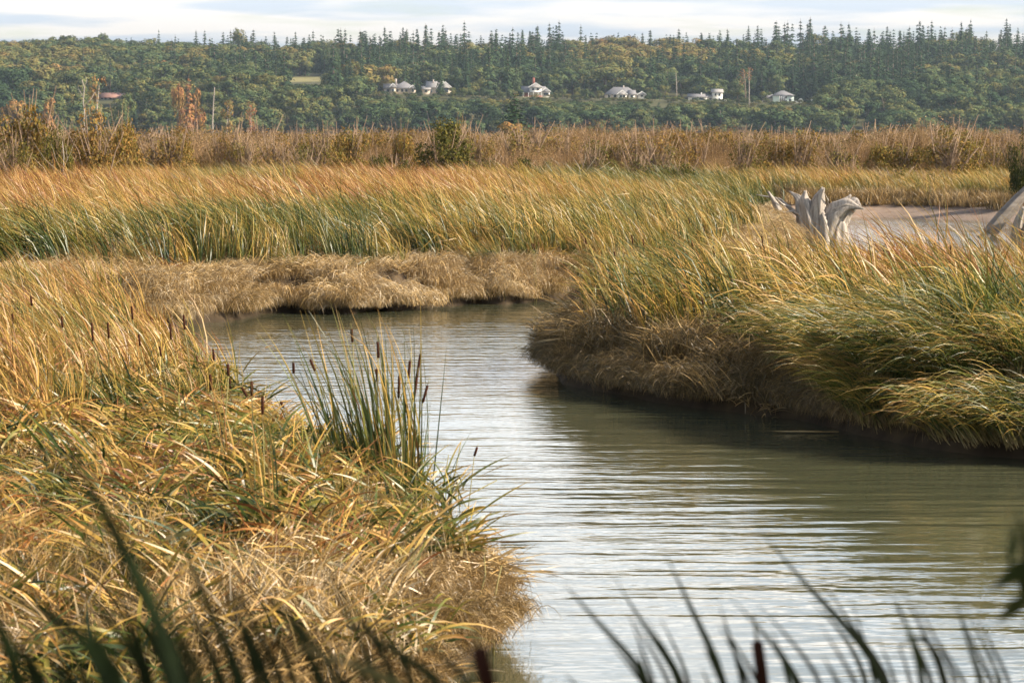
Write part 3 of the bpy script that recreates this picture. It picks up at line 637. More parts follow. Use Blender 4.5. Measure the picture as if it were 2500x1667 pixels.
for i in range(30):      # taller ones that break the top of the thicket
    px = 30 + i * 84 + R.uniform(-30, 30)
    bush(px, R.uniform(312, 352), R.uniform(146, 156), R.uniform(75, 150), R.uniform(.5, .78), int(R.integers(4, 9)), f'brown twiggy bush at the front of the scrub below {min(MARKS, key=lambda m: abs(m[0] - px))[1]}', 'dark bushes along the front of the scrub')
for i in range(34):      # the alike ones further back
    px = 60 + i * 73 + R.uniform(-25, 25)
    bush(px, R.uniform(304, 336), R.uniform(165, 240), R.uniform(90, 170), R.uniform(.58, .78), int(R.integers(0, 9)), f'brown autumn bush in the scrub below {min(MARKS, key=lambda m: abs(m[0] - px))[1]}', 'brown bushes in the scrub')

# bare saplings near the reed edge
def limbs(name, parent, mat, main, rads, branches):
    mb = MB(); mb.tube(main, rads, 7); link('trunk', mb.mesh('trunk', mat), parent)
    for P, r0 in branches:
        b = MB(); b.tube(P, np.linspace(r0, r0 * .25, len(P)), 5); link('branch', b.mesh('branch', mat), parent)
def sapling(label, Y, main, r0, branches, mat=M_STEM, name='bare_sapling', cat='sapling'):
    P = np.array([at_y(a, b, Y) for a, b in main]); base = P[0].copy(); base[2] = float(land_h(base[0], Y)); P[0, 2] = min(P[0, 2], base[2]); o = base
    t = thing(name, label, cat, tuple(o))
    limbs(name, t, mat, P - o, np.linspace(r0, r0 * .3, len(P)), [(np.array([at_y(a, b, Y + dy * k) for k, (a, b) in enumerate(br)]) - o, rr) for br, rr, dy in branches])
sapling('leaning bare grey sapling standing in the reeds at the left', 118, [(240, 480), (262, 450), (272, 410), (282, 370), (296, 340), (302, 322)], .045,
        [([(270, 415), (288, 395), (300, 388)], .015, .2), ([(276, 385), (262, 352), (258, 330)], .014, -.2), ([(284, 365), (300, 352)], .01, .1), ([(290, 352), (284, 330)], .01, .1), ([(268, 425), (258, 405)], .012, -.1)])
sapling('thin dark bare pole with forked twigs in the far reeds', 112, [(692, 478), (694, 430), (692, 400), (690, 370), (690, 345)], .03, [([(693, 415), (705, 400), (708, 385)], .012, .2), ([(692, 400), (684, 382)], .01, .2), ([(691, 388), (698, 365)], .009, -.2)])
sapling('bare pale twig cluster beside the low shrub at the left', 124, [(150, 430), (156, 380), (152, 345)], .03, [([(152, 420), (135, 385), (125, 350)], .015, .2), ([(153, 410), (172, 375), (182, 345)], .015, -.2), ([(150, 425), (110, 390), (80, 345)], .014, .1), ([(152, 415), (165, 390), (160, 355)], .012, .1)], M_PALEBARK)
sapling('bare grey twigs spreading before the tall brown bush', 127, [(1420, 440), (1415, 410), (1400, 385)], .025, [([(1420, 435), (1440, 405), (1455, 385)], .012, .2), ([(1418, 425), (1385, 405), (1370, 395)], .012, .2), ([(1420, 430), (1470, 410), (1490, 395)], .012, .2), ([(1419, 420), (1430, 385), (1428, 370)], .011, .1)], M_PALEBARK)

# ------------------------------------------------------------------ trees on the hill
def broad_mesh(seed, h=14, w=11, n=1500, cs=.85):
    r = np.random.default_rng(seed); mb = MB(); tr = MB()
    nbl = 16; th = r.uniform(0, 6.28, nbl); u = np.sqrt(r.uniform(0, 1, nbl)); zz = r.uniform(.3, .86, nbl)
    rad = u * w * .33 * np.clip(1.25 - 1.1 * np.abs(zz - .5), .3, 1.1)
    bc = np.c_[np.cos(th) * rad, np.sin(th) * rad, zz * h]; br = w * r.uniform(.11, .21, nbl)
    k = r.integers(0, nbl, n); d = r.normal(size=(n, 3)); d[:, 2] += .25; d /= np.linalg.norm(d, axis=1)[:, None]
    C = bc[k] + d * (br[k] * r.uniform(.7, 1.1, n))[:, None] * [1, 1, .85]
    cc_ = C - [0, 0, .5 * h]; cc_ /= np.linalg.norm(cc_, axis=1)[:, None]
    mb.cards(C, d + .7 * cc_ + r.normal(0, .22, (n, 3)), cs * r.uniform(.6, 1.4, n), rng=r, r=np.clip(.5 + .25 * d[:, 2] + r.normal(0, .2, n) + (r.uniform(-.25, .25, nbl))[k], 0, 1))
    tr.tube([(0, 0, -1), (r.normal(0, .2), r.normal(0, .2), h * .4), (r.normal(0, .4), r.normal(0, .4), h * .8)], [.32, .24, .08], 6)
    for q in range(4):
        c = bc[q]; tr.tube([(0, 0, h * .3), c * [.5, .5, .85], c], [.15, .1, .04], 5)
    return mb, tr
def conifer_mesh(seed, h=26, rad=4.8, tiers=15, bare=.05):
    """spire of drooping, ragged branch tiers"""
    r = np.random.default_rng(seed); mb = MB(); tr = MB(); rows = []
    for q in range(tiers):
        t0 = (q + r.uniform(-.25, .25)) / tiers; nbq = int(round(5 + 9 * (1 - t0)))
        a0 = r.uniform(0, 6.28)
        for b in range(nbq):
            L_ = (rad * (1 - t0) ** .92 * r.uniform(.55, 1.2) + .22); rows.append((max(t0, 0) + r.normal(0, .012), a0 + 6.28 * b / nbq + r.normal(0, .2), L_))
    t, az, ln = np.array(rows).T; nb = len(t); z0 = h * (bare + (1 - bare) * np.clip(t, 0, .985))
    for j in range(6):
        u = (j + r.uniform(.3, .9, nb)) / 6
        C = np.c_[np.cos(az) * ln * u, np.sin(az) * ln * u, z0 + ln * (.12 * u - .5 * u * u) + r.normal(0, .1, nb)] + r.normal(0, .12, (nb, 3))
        nrm = np.c_[np.cos(az) * .8, np.sin(az) * .8, np.ones(nb) * .65] + r.normal(0, .3, (nb, 3))
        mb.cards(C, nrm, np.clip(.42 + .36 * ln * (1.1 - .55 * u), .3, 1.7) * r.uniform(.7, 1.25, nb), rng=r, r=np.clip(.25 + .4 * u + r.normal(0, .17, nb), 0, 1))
    tr.tube([(0, 0, -1), (0, 0, h * .5), (0, 0, h * 1.0)], [.42, .26, .05], 6)
    return mb, tr
BROAD = [broad_mesh(500 + i, 14, 11 + (i % 3)) for i in range(7)]; CONI = [conifer_mesh(540 + i, 26, 4.4 + .6 * (i % 3), 12 + 2 * (i % 4)) for i in range(6)]
SPARSE = [broad_mesh(580 + i, 14, 8, 420, .7) for i in range(2)]
TM = {'b': [(a.mesh('crown', M_TREE), b.mesh('trunk', M_BARK)) for a, b in BROAD], 'c': [(a.mesh('crown', M_TREE), b.mesh('trunk', M_BARK)) for a, b in CONI],
      's': [(a.mesh('crown', M_TREE), b.mesh('trunk', M_PALEBARK)) for a, b in SPARSE]}
def tree(kind, var, loc, H, W, tone, label, group=None, name=None, pale=False):
    cm, tm = TM[kind][var % len(TM[kind])]; h0, w0 = (26, 8.6) if kind == 'c' else (14, 11)
    t = thing(name or ('conifer' if kind == 'c' else 'broadleaf_tree'), label, 'tree', loc, group, random.uniform(0, 6.28), (W / w0, W / w0, H / h0))
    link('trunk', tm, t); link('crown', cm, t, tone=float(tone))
    return t

def tone_word(k, t): return ('dark green conifer' if k == 'c' and t < .24 else 'olive-green conifer' if k == 'c' else 'deep green broadleaf tree' if t < .33 else 'olive broadleaf tree' if t < .58 else 'russet-brown broadleaf tree')

cand_x, cand_y = jgrid(-430, 430, 1402, 2170, 9.0, .5)
k = np.abs(cand_x) < .186 * cand_y + 6; cand_x, cand_y = cand_x[k], cand_y[k]
gz_ = land_h(cand_x, cand_y); n = len(cand_x)
pb = proj(np.stack([cand_x, cand_y, gz_], 1)); px, py = pb[:, 0], pb[:, 1]
mpp = F / cand_y                                            # pixels per metre
nz = fbm(cand_x / 55 + 2, cand_y / 90); nz2 = fbm(cand_x / 25 + 12, cand_y / 40)
bluff = cand_y < 1568; terr = (cand_y >= 1568) & (cand_y < 1652)
pc = np.where(bluff, .10 + .15 * (nz > .6), np.where(cand_y < 1820, np.interp(px, [0, 500, 900, 2500], [.25, .4, .62, .62]), np.interp(px, [0, 480, 640, 1150, 2500], [.10, .12, .50, .72, .80])))
pc = np.where((px > 1400) & (px < 1720) & (cand_y > 1830) & (cand_y < 2080), .06, pc)
pc = np.where((px > 2250) & (cand_y < 1900), .35, pc)
pc = np.where(bluff, pc, np.clip(pc * (.35 + 1.35 * fbm(cand_x / 38 + 60, cand_y / 60)), 0, 1))
con = R.uniform(0, 1, n) < pc
H = np.where(con, (11 + 19 * R.uniform(0, 1, n) ** 1.2) * (.62 + .75 * fbm(cand_x / 30 + 8, cand_y / 80)) * np.interp(px, [0, 600, 1150], [.62, .85, 1.0]), R.uniform(10, 17, n) * (.85 + .5 * nz2))
H = np.where(bluff & ~con, R.uniform(9, 18, n) * (.8 + .5 * nz2), H); H = np.where(bluff & con, R.uniform(10, 17, n), H)
W = np.where(con, H * R.uniform(.36, .54, n), H * R.uniform(.9, 1.25, n))
W = np.where(con, np.clip(W, 7.2, 13), W)
town = (px > 885) & (px < 2015)
keep = ~(terr & town)
keep &= ~(terr & (px > 215) & (px < 320))
# sight lines to the houses and the clearing stay open
top_lim = np.where(bluff & town, np.interp(px, [885, 1300, 1700, 2015], [229, 238, 246, 252]) + 12 * (nz2 - .3), np.where(bluff & (px > 225) & (px < 315), 258, np.where((px > 698) & (px < 814) & (cand_y < 1795), 204, -99)))
maxH = (py - top_lim) / mpp; fit = (top_lim > 0) & (H > maxH); H = np.where(fit, maxH * R.uniform(.86, 1, n), H); keep &= ~(fit & (maxH < 1.2))
W = np.where(fit & ~con, np.clip(W, 0, np.maximum(H * 1.2, 5.5)), W)
keep &= ~((px > 704) & (px < 808) & (cand_y > 1780) & (cand_y < 1880))
keep &= R.uniform(0, 1, n) < np.where(cand_y > 1700, np.where(con, .60, .66), np.where(bluff, .52, .8))
tone = np.where(con, .06 + .28 * (nz - .45) + R.normal(0, .05, n), .31 + .62 * (nz - .5) + R.normal(0, .085, n))
tone = np.where(~con & bluff, tone - .05, tone); tone = np.where((px > 1400) & (px < 1720) & (cand_y > 1830) & ~con, .56 + R.normal(0, .05, n), tone)
tone = np.where((px < 420) & ~con, tone + .05, tone); tone = np.clip(tone, .03, .82)
S = np.where(keep)[0]; S = S[np.argsort(cand_y[S])]
cov = np.zeros((170, 1010), bool); vis = {}
for i in S:
    a = int(np.clip((px[i] - W[i] * mpp[i] * .36) / 2.5, 0, 1009)); b = int(np.clip((px[i] + W[i] * mpp[i] * .36) / 2.5 + 1, 0, 1010))
    t0 = int(np.clip((py[i] - H[i] * mpp[i]) / 2.5, 0, 169)); t1 = int(np.clip(min(py[i], 335) / 2.5, 0, 170))
    if t1 <= t0 or b <= a: continue
    blk = cov[t0:t1, a:b]; v = int((~blk).sum())
    if v: vis[i] = v
    blk[int((t1 - t0) * .12):] = True
hid = [i for i in S if i in vis]
pick_c = sorted([i for i in hid if con[i]], key=lambda i: -vis[i])[:290]; pick_b = sorted([i for i in hid if not con[i]], key=lambda i: -vis[i])[:290]
single = set(pick_c) | set(pick_b)
for i in pick_c + pick_b:
    kd = 'c' if con[i] else 'b'; mk = min(MARKS, key=lambda m: abs(m[0] - px[i]))[1]; topy = py[i] - H[i] * mpp[i]
    where = 'on the bluff below' if bluff[i] else ('on the skyline above' if topy < 112 else 'on the wooded slope around')
    mpx = min(MARKS, key=lambda m: abs(m[0] - px[i]))[0]; sd2 = 'just left of' if px[i] < mpx - 22 else 'just right of' if px[i] > mpx + 22 else 'by'
    zn = 'low on the bluff' if bluff[i] and topy > 275 else 'high on the bluff' if bluff[i] else 'on the skyline' if topy < 112 else 'midway up the slope' if topy < 165 else 'low on the slope'
    sz = ('tall ' if H[i] > 23 else 'short ' if H[i] < 17 else '') if con[i] else ('big ' if W[i] > 12.5 else 'small ' if W[i] < 8 else '')
    lab = f'{sz}{tone_word(kd, tone[i])} {zn} {sd2} {mk}'
    tree(kd, int(i) % 7, (cand_x[i], cand_y[i], gz_[i]), H[i], W[i], tone[i], lab, f'trees {zn} {sd2} {mk}')
rest = np.array([i for i in S if i not in single and (i in vis or cand_y[i] < 1660 or R.uniform() < .35)])
FP = [bpy.data.objects.new('tree_source', TM['b'][q][0]) for q in range(7)] + [bpy.data.objects.new('tree_source', TM['c'][q][0]) for q in range(6)]
cc = con[rest]; sw = np.where(cc, W[rest] / 8.6, W[rest] / 11); shh = np.where(cc, H[rest] / 26, H[rest] / 14)
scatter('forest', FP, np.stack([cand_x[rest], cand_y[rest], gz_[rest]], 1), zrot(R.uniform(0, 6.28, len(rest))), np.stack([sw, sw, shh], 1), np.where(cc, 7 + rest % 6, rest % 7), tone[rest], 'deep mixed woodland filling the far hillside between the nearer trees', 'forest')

# single trees that stand out
def atree(kind, var, px_, basey, topy, Y, wpx, tone_, label, name=None, pale=False):
    p = at_y(px_, basey, Y); g = float(land_h(p[0], Y)); Hh = at_y(px_, topy, Y)[2] - g
    tree(kind, var, (p[0], Y, g), Hh, wpx * Y / F, tone_, label, None, name)
atree('c', 2, 1256, 335, 226, 690, 125, .06, 'lone dark spruce standing before the bluff below the red-porched house', 'conifer')
atree('b', 3, 1250, 330, 292, 640, 85, .76, 'orange-brown bush-like tree at the foot of the lone dark spruce')
atree('c', 1, 462, 330, 183, 1080, 58, .93, 'tall orange-needled tree on the left above the scrub', 'conifer')
atree('b', 4, 478, 330, 206, 1090, 48, .88, 'orange-leaved tree just right of the tall orange one')
atree('b', 2, 436, 325, 198, 1100, 36, .80, 'small golden-orange tree just left of the tall orange one')
atree('s', 0, 613, 330, 236, 1050, 48, .97, 'rust-red thin tree with a pale trunk')
atree('s', 1, 555, 330, 234, 1070, 60, .74, 'thin brownish tree between the white snag and the rust-red tree')
atree('s', 1, 238, 300, 168, 900, 78, .76, 'wispy half-bare brown tree beside the forked pale snag')
atree('b', 5, 300, 330, 220, 1300, 62, .40, 'grey-green tree right of the red-roofed house')
atree('b', 1, 118, 290, 235, 1200, 40, .80, 'small rusty tree on the left below the dark firs')
atree('b', 6, 30, 310, 238, 1180, 85, .74, 'orange-brown tree at the left edge above the scrub')
atree('s', 0, 2352, 345, 300, 800, 56, .99, 'wine-red bare shrub-like tree at the right below the woods')
atree('b', 2, 2420, 345, 313, 820, 80, .34, 'round grey-green tree at the right below the woods')
atree('b', 0, 250, 108, 76, 2165, 32, .28, 'rounded tree standing alone on the left skyline')
atree('b', 3, 204, 108, 89, 2165, 24, .28, 'small tree left of the rounded tree on the left skyline')
atree('c', 4, 388, 118, 72, 2160, 26, .16, 'single dark fir on the left skyline')
atree('b', 5, 588, 112, 65, 2150, 44, .50, 'tall tan-green tree on the skyline beside the first firs')
atree('c', 1, 545, 110, 76, 2155, 36, .14, 'broad dark fir left of the tall tan-green skyline tree')
atree('c', 3, 1903, 252, 178, 1640, 30, .24, 'pointed olive conifer rising right behind the pale green house')
atree('c', 0, 1020, 236, 128, 1571, 28, .20, 'tall ragged fir between the grey and the cream house')
atree('c', 2, 1076, 246, 118, 1566, 22, .15, 'slim dark fir in front of the cream gabled house')
atree('c', 5, 1140, 250, 120, 1568, 26, .10, 'dark slim fir right of the cream gabled house')
atree('c', 4, 1116, 245, 140, 1569, 22, .13, 'narrow dark fir just right of the cream house gable')
atree('c', 1, 1195, 246, 100, 1580, 52, .20, 'very tall broad fir left of the house with the red porch')
atree('c', 3, 1240, 246, 118, 1585, 44, .22, 'tall broad fir immediately left of the red porch')
atree('b', 0, 1155, 236, 200, 1600, 40, .50, 'light yellow-green round tree on the lawn between the houses')
atree('b', 3, 1625, 240, 205, 1600, 34, .50, 'small yellowish tree left of the white houses')
atree('b', 4, 1725, 240, 186, 1612, 85, .38, 'broad green tree behind the two-storey white house')
atree('b', 1, 1800, 242, 190, 1625, 50, .36, 'round green tree right of the two-storey white house')
atree('b', 2, 1868, 244, 222, 1600, 30, .45, 'small light tree left of the pale green house')
atree('b', 6, 1590, 243, 212, 1602, 30, .42, 'small tree right of the low hip-roofed house')
atree('b', 5, 2000, 250, 226, 1610, 36, .46, 'low yellow-green tree right of the pale green house')

HSPAN = [(934, 1104), (1272, 1345), (1475, 1578), (1680, 1776), (1862, 1962)]
for q in range(110):      # shrubby young trees that hem the bluff edge under the houses
    ex = 885 + q * 10.4 + R.uniform(-7, 7); Yq = R.uniform(1548, 1567); xw = (ex - CX) / F * Yq; gq = float(land_h(xw, Yq)); pe = proj([[xw, Yq, gq]])[0][1]
    tp = min(pe - 9, 345 - (float(terrace_z(np.array(xw))) - CAM_Z) * F / 1567 + (R.uniform(-5, 4) if any(a < ex < b for a, b in HSPAN) else R.uniform(-30, 0))); mk = min(MARKS, key=lambda m: abs(m[0] - ex))
    tree('b', q, (xw, Yq, gq - .5), (pe - tp) * Yq / F + .5, max(R.uniform(3.5, 6.5), (pe - tp) * Yq / F * .7), R.uniform(.2, .52), f'shrubby young tree hemming the bluff edge {"left of" if ex < mk[0] - 12 else "right of" if ex > mk[0] + 12 else "in front of"} {mk[1]}', 'shrubby trees along the bluff edge', 'young_tree')
def snag(label, Y, main, r0, br, mat, crown=None):
    P = np.array([at_y(a, b, Y) for a, b in main]); g = float(land_h(P[0, 0], Y)); o = np.array([P[0, 0], Y, g]); P = np.vstack([o, P[:]]) if P[0, 2] > g else P
    t = thing('bare_tree', label, 'tree', tuple(o)); limbs('bare_tree', t, mat, P - o, np.linspace(r0, r0 * .35, len(P)), [(np.array([at_y(a, b, Y + .3 * q) for q, (a, b) in enumerate(x_)]) - o, rr) for x_, rr in br])
    if crown:
        c0, c1, wpx, tn = crown; z0, z1 = at_y(P[0, 0], c0, Y)[2], at_y(P[0, 0], c1, Y)[2]; cpt = at_y(main[-1][0], c1, Y)
        r = np.random.default_rng(int(wpx * 7 + c1)); nn = 170; w = wpx * Y / F; tt = r.uniform(0, 1, nn); d = r.normal(size=(nn, 3)); mb = MB()
        C = np.c_[r.normal(0, w * .22, (nn, 2)) * (1.1 - .5 * tt[:, None]), z1 - g + (z0 - z1) * (1 - tt)] + [cpt[0] - o[0], 0, 0]
        C[:, 2] = (z0 - g) + tt * (z1 - z0); mb.cards(C, d, .7 * r.uniform(.5, 1.2, nn), rng=r); link('crown', mb.mesh('crown', M_TREE), t, tone=float(tn))
snag('forked pale bare snag standing left of the wispy brown tree', 850, [(205, 310), (206, 270), (203, 250), (206, 215), (200, 195)], .28, [([(205, 262), (224, 240), (232, 225)], .18), ([(203, 236), (193, 220), (190, 212)], .15), ([(206, 290), (218, 280), (219, 262)], .12), ([(204, 215), (212, 200), (210, 188)], .12)], M_PALEBARK)
snag('straight white dead trunk between the orange and rust trees', 1000, [(520, 340), (519, 300), (521, 255), (524, 214)], .36, [([(520, 275), (527, 262)], .1), ([(522, 240), (516, 226)], .12), ([(520, 315), (525, 305)], .1)], M_PALEBARK)
snag('tall bare trunk with a red-brown top and foot below the bluff edge', 1545, [(1830, 278), (1829, 240), (1829, 200), (1829, 168)], .36, [([(1829, 180), (1836, 174)], .12), ([(1829, 190), (1820, 186)], .12)], M_PALEBARK, (198, 166, 20, .97))
snag('dead pine with a reddish ragged crown left of the tall bare trunk', 1600, [(1820, 236), (1819, 200), (1814, 172)], .5, [([(1819, 195), (1808, 186)], .12), ([(1819, 190), (1828, 184)], .12)], M_BARK, (208, 168, 26, .97))
for q, (a, b0, t0, lab) in enumerate([(2048, 252, 186, 'leftmost of the four bare-trunked trees right of the green house'), (2068, 256, 190, 'second from left of the four bare-trunked trees'), (2091, 262, 182, 'third from left of the four bare-trunked trees'), (2098, 262, 186, 'rightmost of the four bare-trunked trees')]):
    snag(lab, 1655, [(a, b0), (a + 1, (b0 + t0) / 2), (a, t0)], .5, [([(a, t0 + 25), (a + 6, t0 + 14)], .12)], M_PALEBARK, (222, t0 - 3, 30, .5 if q else .66))
snag('bare grey trunk left of the white garage', 1610, [(1652, 246), (1652, 215), (1650, 178)], .36, [([(1652, 205), (1658, 196)], .12)], M_PALEBARK)

# ------------------------------------------------------------------ houses
W_WHITE = plain('white siding', (0.68, 0.65, 0.58), .7, (3, (0.60, 0.57, 0.51)), stretch=(.2, .2, 6)); W_CREAM = plain('cream siding', (0.50, 0.42, 0.32), .7, (3, (0.44, 0.36, 0.28)), stretch=(.2, .2, 6)); W_GREEN = plain('pale green siding', (0.60, 0.68, 0.60), .7, (3, (0.52, 0.60, 0.53)), stretch=(.2, .2, 6))
W_TAN = plain('tan siding', (0.50, 0.43, 0.36), .75, (3, (0.42, 0.36, 0.30)), stretch=(.2, .2, 6)); W_RED = plain('red-brown porch', (0.26, 0.09, 0.06), .8, (2, (0.20, 0.07, 0.05)))
R_GREY = plain('grey shingle', (0.15, 0.145, 0.145), .85, (2.5, (0.21, 0.20, 0.20)), stretch=(.4, .4, 4)); R_LIGHT = plain('light grey shingle', (0.25, 0.235, 0.22), .85, (2.5, (0.31, 0.29, 0.27)), stretch=(.4, .4, 4)); R_RED = plain('red-brown roofing', (0.33, 0.19, 0.15), .85, (2.5, (0.26, 0.14, 0.11)))
GLASS = plain('window glass', (0.03, 0.04, 0.05), .1, spec=.6); TRIM = plain('white trim', (0.82, 0.80, 0.76), .6); BRICK = plain('chimney brick', (0.40, 0.34, 0.29), .9, (6, (0.5, 0.43, 0.37)))
def roof_mesh(x0, x1, y0, y1, z, rh, typ, ov=.6):
    mb = MB(); x0 -= ov; x1 += ov; y0 -= ov; y1 += ov; ym, xm = (y0 + y1) / 2, (x0 + x1) / 2
    if typ == 'hip':
        d = (y1 - y0) / 2; a, b = (x0 + d * .9, x1 - d * .9) if x1 - x0 > 2 * d else (xm - .3, xm + .3); A, B = (a, ym, z + rh), (b, ym, z + rh)
    elif typ == 'gx': A, B = (x0, ym, z + rh), (x1, ym, z + rh)       # ridge along x
    if typ == 'gy':
        V = [(x0, y0, z), (x1, y0, z), (x1, y1, z), (x0, y1, z), (xm, y0, z + rh), (xm, y1, z + rh)]
        Q = [(0, 4, 5, 3), (4, 1, 2, 5)]; T = [(0, 1, 4), (2, 3, 5)]
    else:
        V = [(x0, y0, z), (x1, y0, z), (x1, y1, z), (x0, y1, z), A, B]; Q = [(0, 1, 5, 4), (2, 3, 4, 5)]; T = [(1, 2, 5), (3, 0, 4)]
    V2 = [(a, b, c - .25) for a, b, c in V[:4]]; V = V + V2
    Q = Q + [(0, 6, 7, 1), (1, 7, 8, 2), (2, 8, 9, 3), (3, 9, 6, 0), (9, 8, 7, 6)]
    mb.add(V, Q, T); return mb
def house(label, px_, base, Y, blocks, extra=None, name='house'):
    p = at_y(px_, base, Y); k = Y / F
    t = thing(name, label, 'house', tuple(p)); g = float(land_h(p[0], Y)) - p[2]
    for (a, b, dy0, dy1, hw, rh, typ, wm, rm, wins, gable) in blocks:
        x0, x1 = (a - px_) * k, (b - px_) * k; mb = MB(); mb.box((x0, dy0, min(g - 1.5, -1)), (x1, dy1, hw))
        if typ == 'gy': mb.add([(x0, dy0, hw), (x1, dy0, hw), ((x0 + x1) / 2, dy0, hw + rh * .93), (x0, dy1, hw), (x1, dy1, hw), ((x0 + x1) / 2, dy1, hw + rh * .93)], None, [(0, 1, 2), (4, 3, 5)])
        wl = link('wall', mb.mesh('wall', wm, False), t); rf = link('roof', roof_mesh(x0, x1, dy0, dy1, hw, rh, typ).mesh('roof', rm, False), t)
        if gable:
            f = MB(); xm = (x0 + x1) / 2
            for s_ in (-1, 1):
                f.add([(xm, dy0 - .66, hw + rh + .05), (xm, dy0 - .66, hw + rh - .4), (xm + s_ * ((x1 - x0) / 2 + .6), dy0 - .66, hw - .3), (xm + s_ * ((x1 - x0) / 2 + .6), dy0 - .66, hw + .15)], [(0, 1, 2, 3)])
            link('gable_trim', f.mesh('gable_trim', TRIM, False), rf)
        for (u, v, ww, wh) in wins:
            wx = x0 + (x1 - x0) * u; f = MB(); f.box((wx - ww / 2 - .12, dy0 - .06, v - .12), (wx + ww / 2 + .12, dy0 + .02, v + wh + .12)); wo = link('window', f.mesh('window', TRIM, False), t)
            f = MB(); f.box((wx - ww / 2, dy0 - .09, v), (wx + ww / 2, dy0 - .05, v + wh)); link('pane', f.mesh('pane', GLASS, False), wo)
    if extra: extra(t, lambda q: (q - px_) * k)
    return t
def boxpart(t, nm, mat, lo, hi):
    m = MB(); m.box(lo, hi); return link(nm, m.mesh(nm, mat, False), t)
wn = lambda *us: [(u, .9, 1.5, 1.5) for u in us]
house('long cream house with a grey hip roof and chimney, leftmost of the terrace houses', 975, 229, 1602, [(937, 968, 3, 11, 3.0, 2.6, 'gx', W_TAN, R_GREY, wn(.3, .7), False), (960, 1012, 0, 12, 3.1, 3.9, 'hip', W_CREAM, R_GREY, wn(.2, .42, .62, .85), False), (954, 966, -2, 4, 3.6, 2.2, 'gy', W_CREAM, R_GREY, wn(.5), True), (1002, 1014, -1.5, 5, 3.0, 1.9, 'gy', W_CREAM, R_GREY, wn(.5), True)],
      lambda t, X: boxpart(t, 'chimney', BRICK, (X(964), 4, 5), (X(968), 5.2, 8.4)))
house('cream house with a wide pale gable on its right end and a small wing', 1070, 230, 1604, [(1030, 1050, -1, 7, 2.7, 1.8, 'gx', W_CREAM, R_LIGHT, wn(.5), False), (1042, 1084, 1, 12, 3.6, 3.6, 'gx', W_CREAM, R_LIGHT, wn(.25, .6), False), (1074, 1101, -2, 9, 3.6, 3.4, 'gy', W_CREAM, R_LIGHT, [(.5, .8, 3.4, 2.6), (.5, 4.2, 1.2, 1.0)], True)],
      lambda t, X: boxpart(t, 'chimney', BRICK, (X(1056), 5, 6), (X(1059), 6, 8.2)))
house('white-gabled house with a red-brown porch across its front', 1305, 238, 1600, [(1275, 1330, 0, 11, 3.0, 3.2, 'gx', W_CREAM, R_GREY, [], False), (1293, 1322, -1, 8, 5.6, 2.6, 'gy', W_WHITE, R_LIGHT, [(.3, 3.9, 1.3, 1.3), (.7, 3.9, 1.3, 1.3)], True), (1324, 1342, -1.5, 7, 3.2, 2.2, 'gy', W_WHITE, R_GREY, wn(.35, .7), True)],
      lambda t, X: ([boxpart(t, 'porch_roof', R_GREY, (X(1276), -3.4, 2.6), (X(1324), -.1, 2.85)), boxpart(t, 'porch_wall', W_RED, (X(1277), -.7, 0), (X(1323), -.05, 2.55)), boxpart(t, 'porch_railing', W_RED, (X(1276), -3.3, -1), (X(1324), -3.1, .9))] + [boxpart(t, 'porch_post', TRIM, (X(q) - .12, -3.35, -1), (X(q) + .12, -3.05, 2.6)) for q in (1278, 1290, 1302, 1314, 1322)] + [boxpart(t, 'turret', W_RED, (X(1300), 5, 6), (X(1306), 6.5, 11))]))
house('low white house with a broad hip roof and two front gables', 1515, 243, 1600, [(1478, 1556, 2, 13, 2.8, 4.2, 'hip', W_CREAM, R_GREY, wn(.12, .3), False), (1508, 1530, -1, 5, 2.8, 2.4, 'gy', W_WHITE, R_LIGHT, wn(.35, .7), True), (1535, 1550, 0, 5, 2.8, 2.4, 'gx', W_WHITE, R_GREY, wn(.5), False)],
      lambda t, X: boxpart(t, 'chimney', BRICK, (X(1522), 7, 5.5), (X(1525), 8, 7.8)))
house('small white shed with a gable roof right of the low hip-roofed house', 1567, 241, 1602, [(1558, 1576, 0, 5, 2.2, 1.9, 'gy', W_WHITE, R_LIGHT, wn(.5), True)], name='shed')
house('long white garage with a low grey roof left of the two-storey house', 1705, 249, 1598, [(1682, 1726, 0, 8, 2.8, 1.7, 'gx', W_WHITE, R_GREY, [(.3, .1, 2.6, 2.2), (.7, .1, 2.6, 2.2)], False)], lambda t, X: boxpart(t, 'chimney', TRIM, (X(1712), 3, 3.5), (X(1714), 3.6, 5.2)), name='garage')
house('two-storey white house with a grey gable roof', 1752, 250, 1598, [(1740, 1764, 0, 9, 5.6, 1.9, 'gx', W_WHITE, R_LIGHT, [(.3, .8, 1.1, 1.4), (.7, .8, 1.1, 1.4), (.3, 3.5, 1.1, 1.4), (.7, 3.5, 1.1, 1.4)], False), (1728, 1741, 1, 8, 2.8, 1.3, 'gx', W_WHITE, R_LIGHT, wn(.5), False)],
      lambda t, X: [boxpart(t, 'deck', TRIM, (X(1763.5), -2, -1), (X(1773), 4, 1.5))])
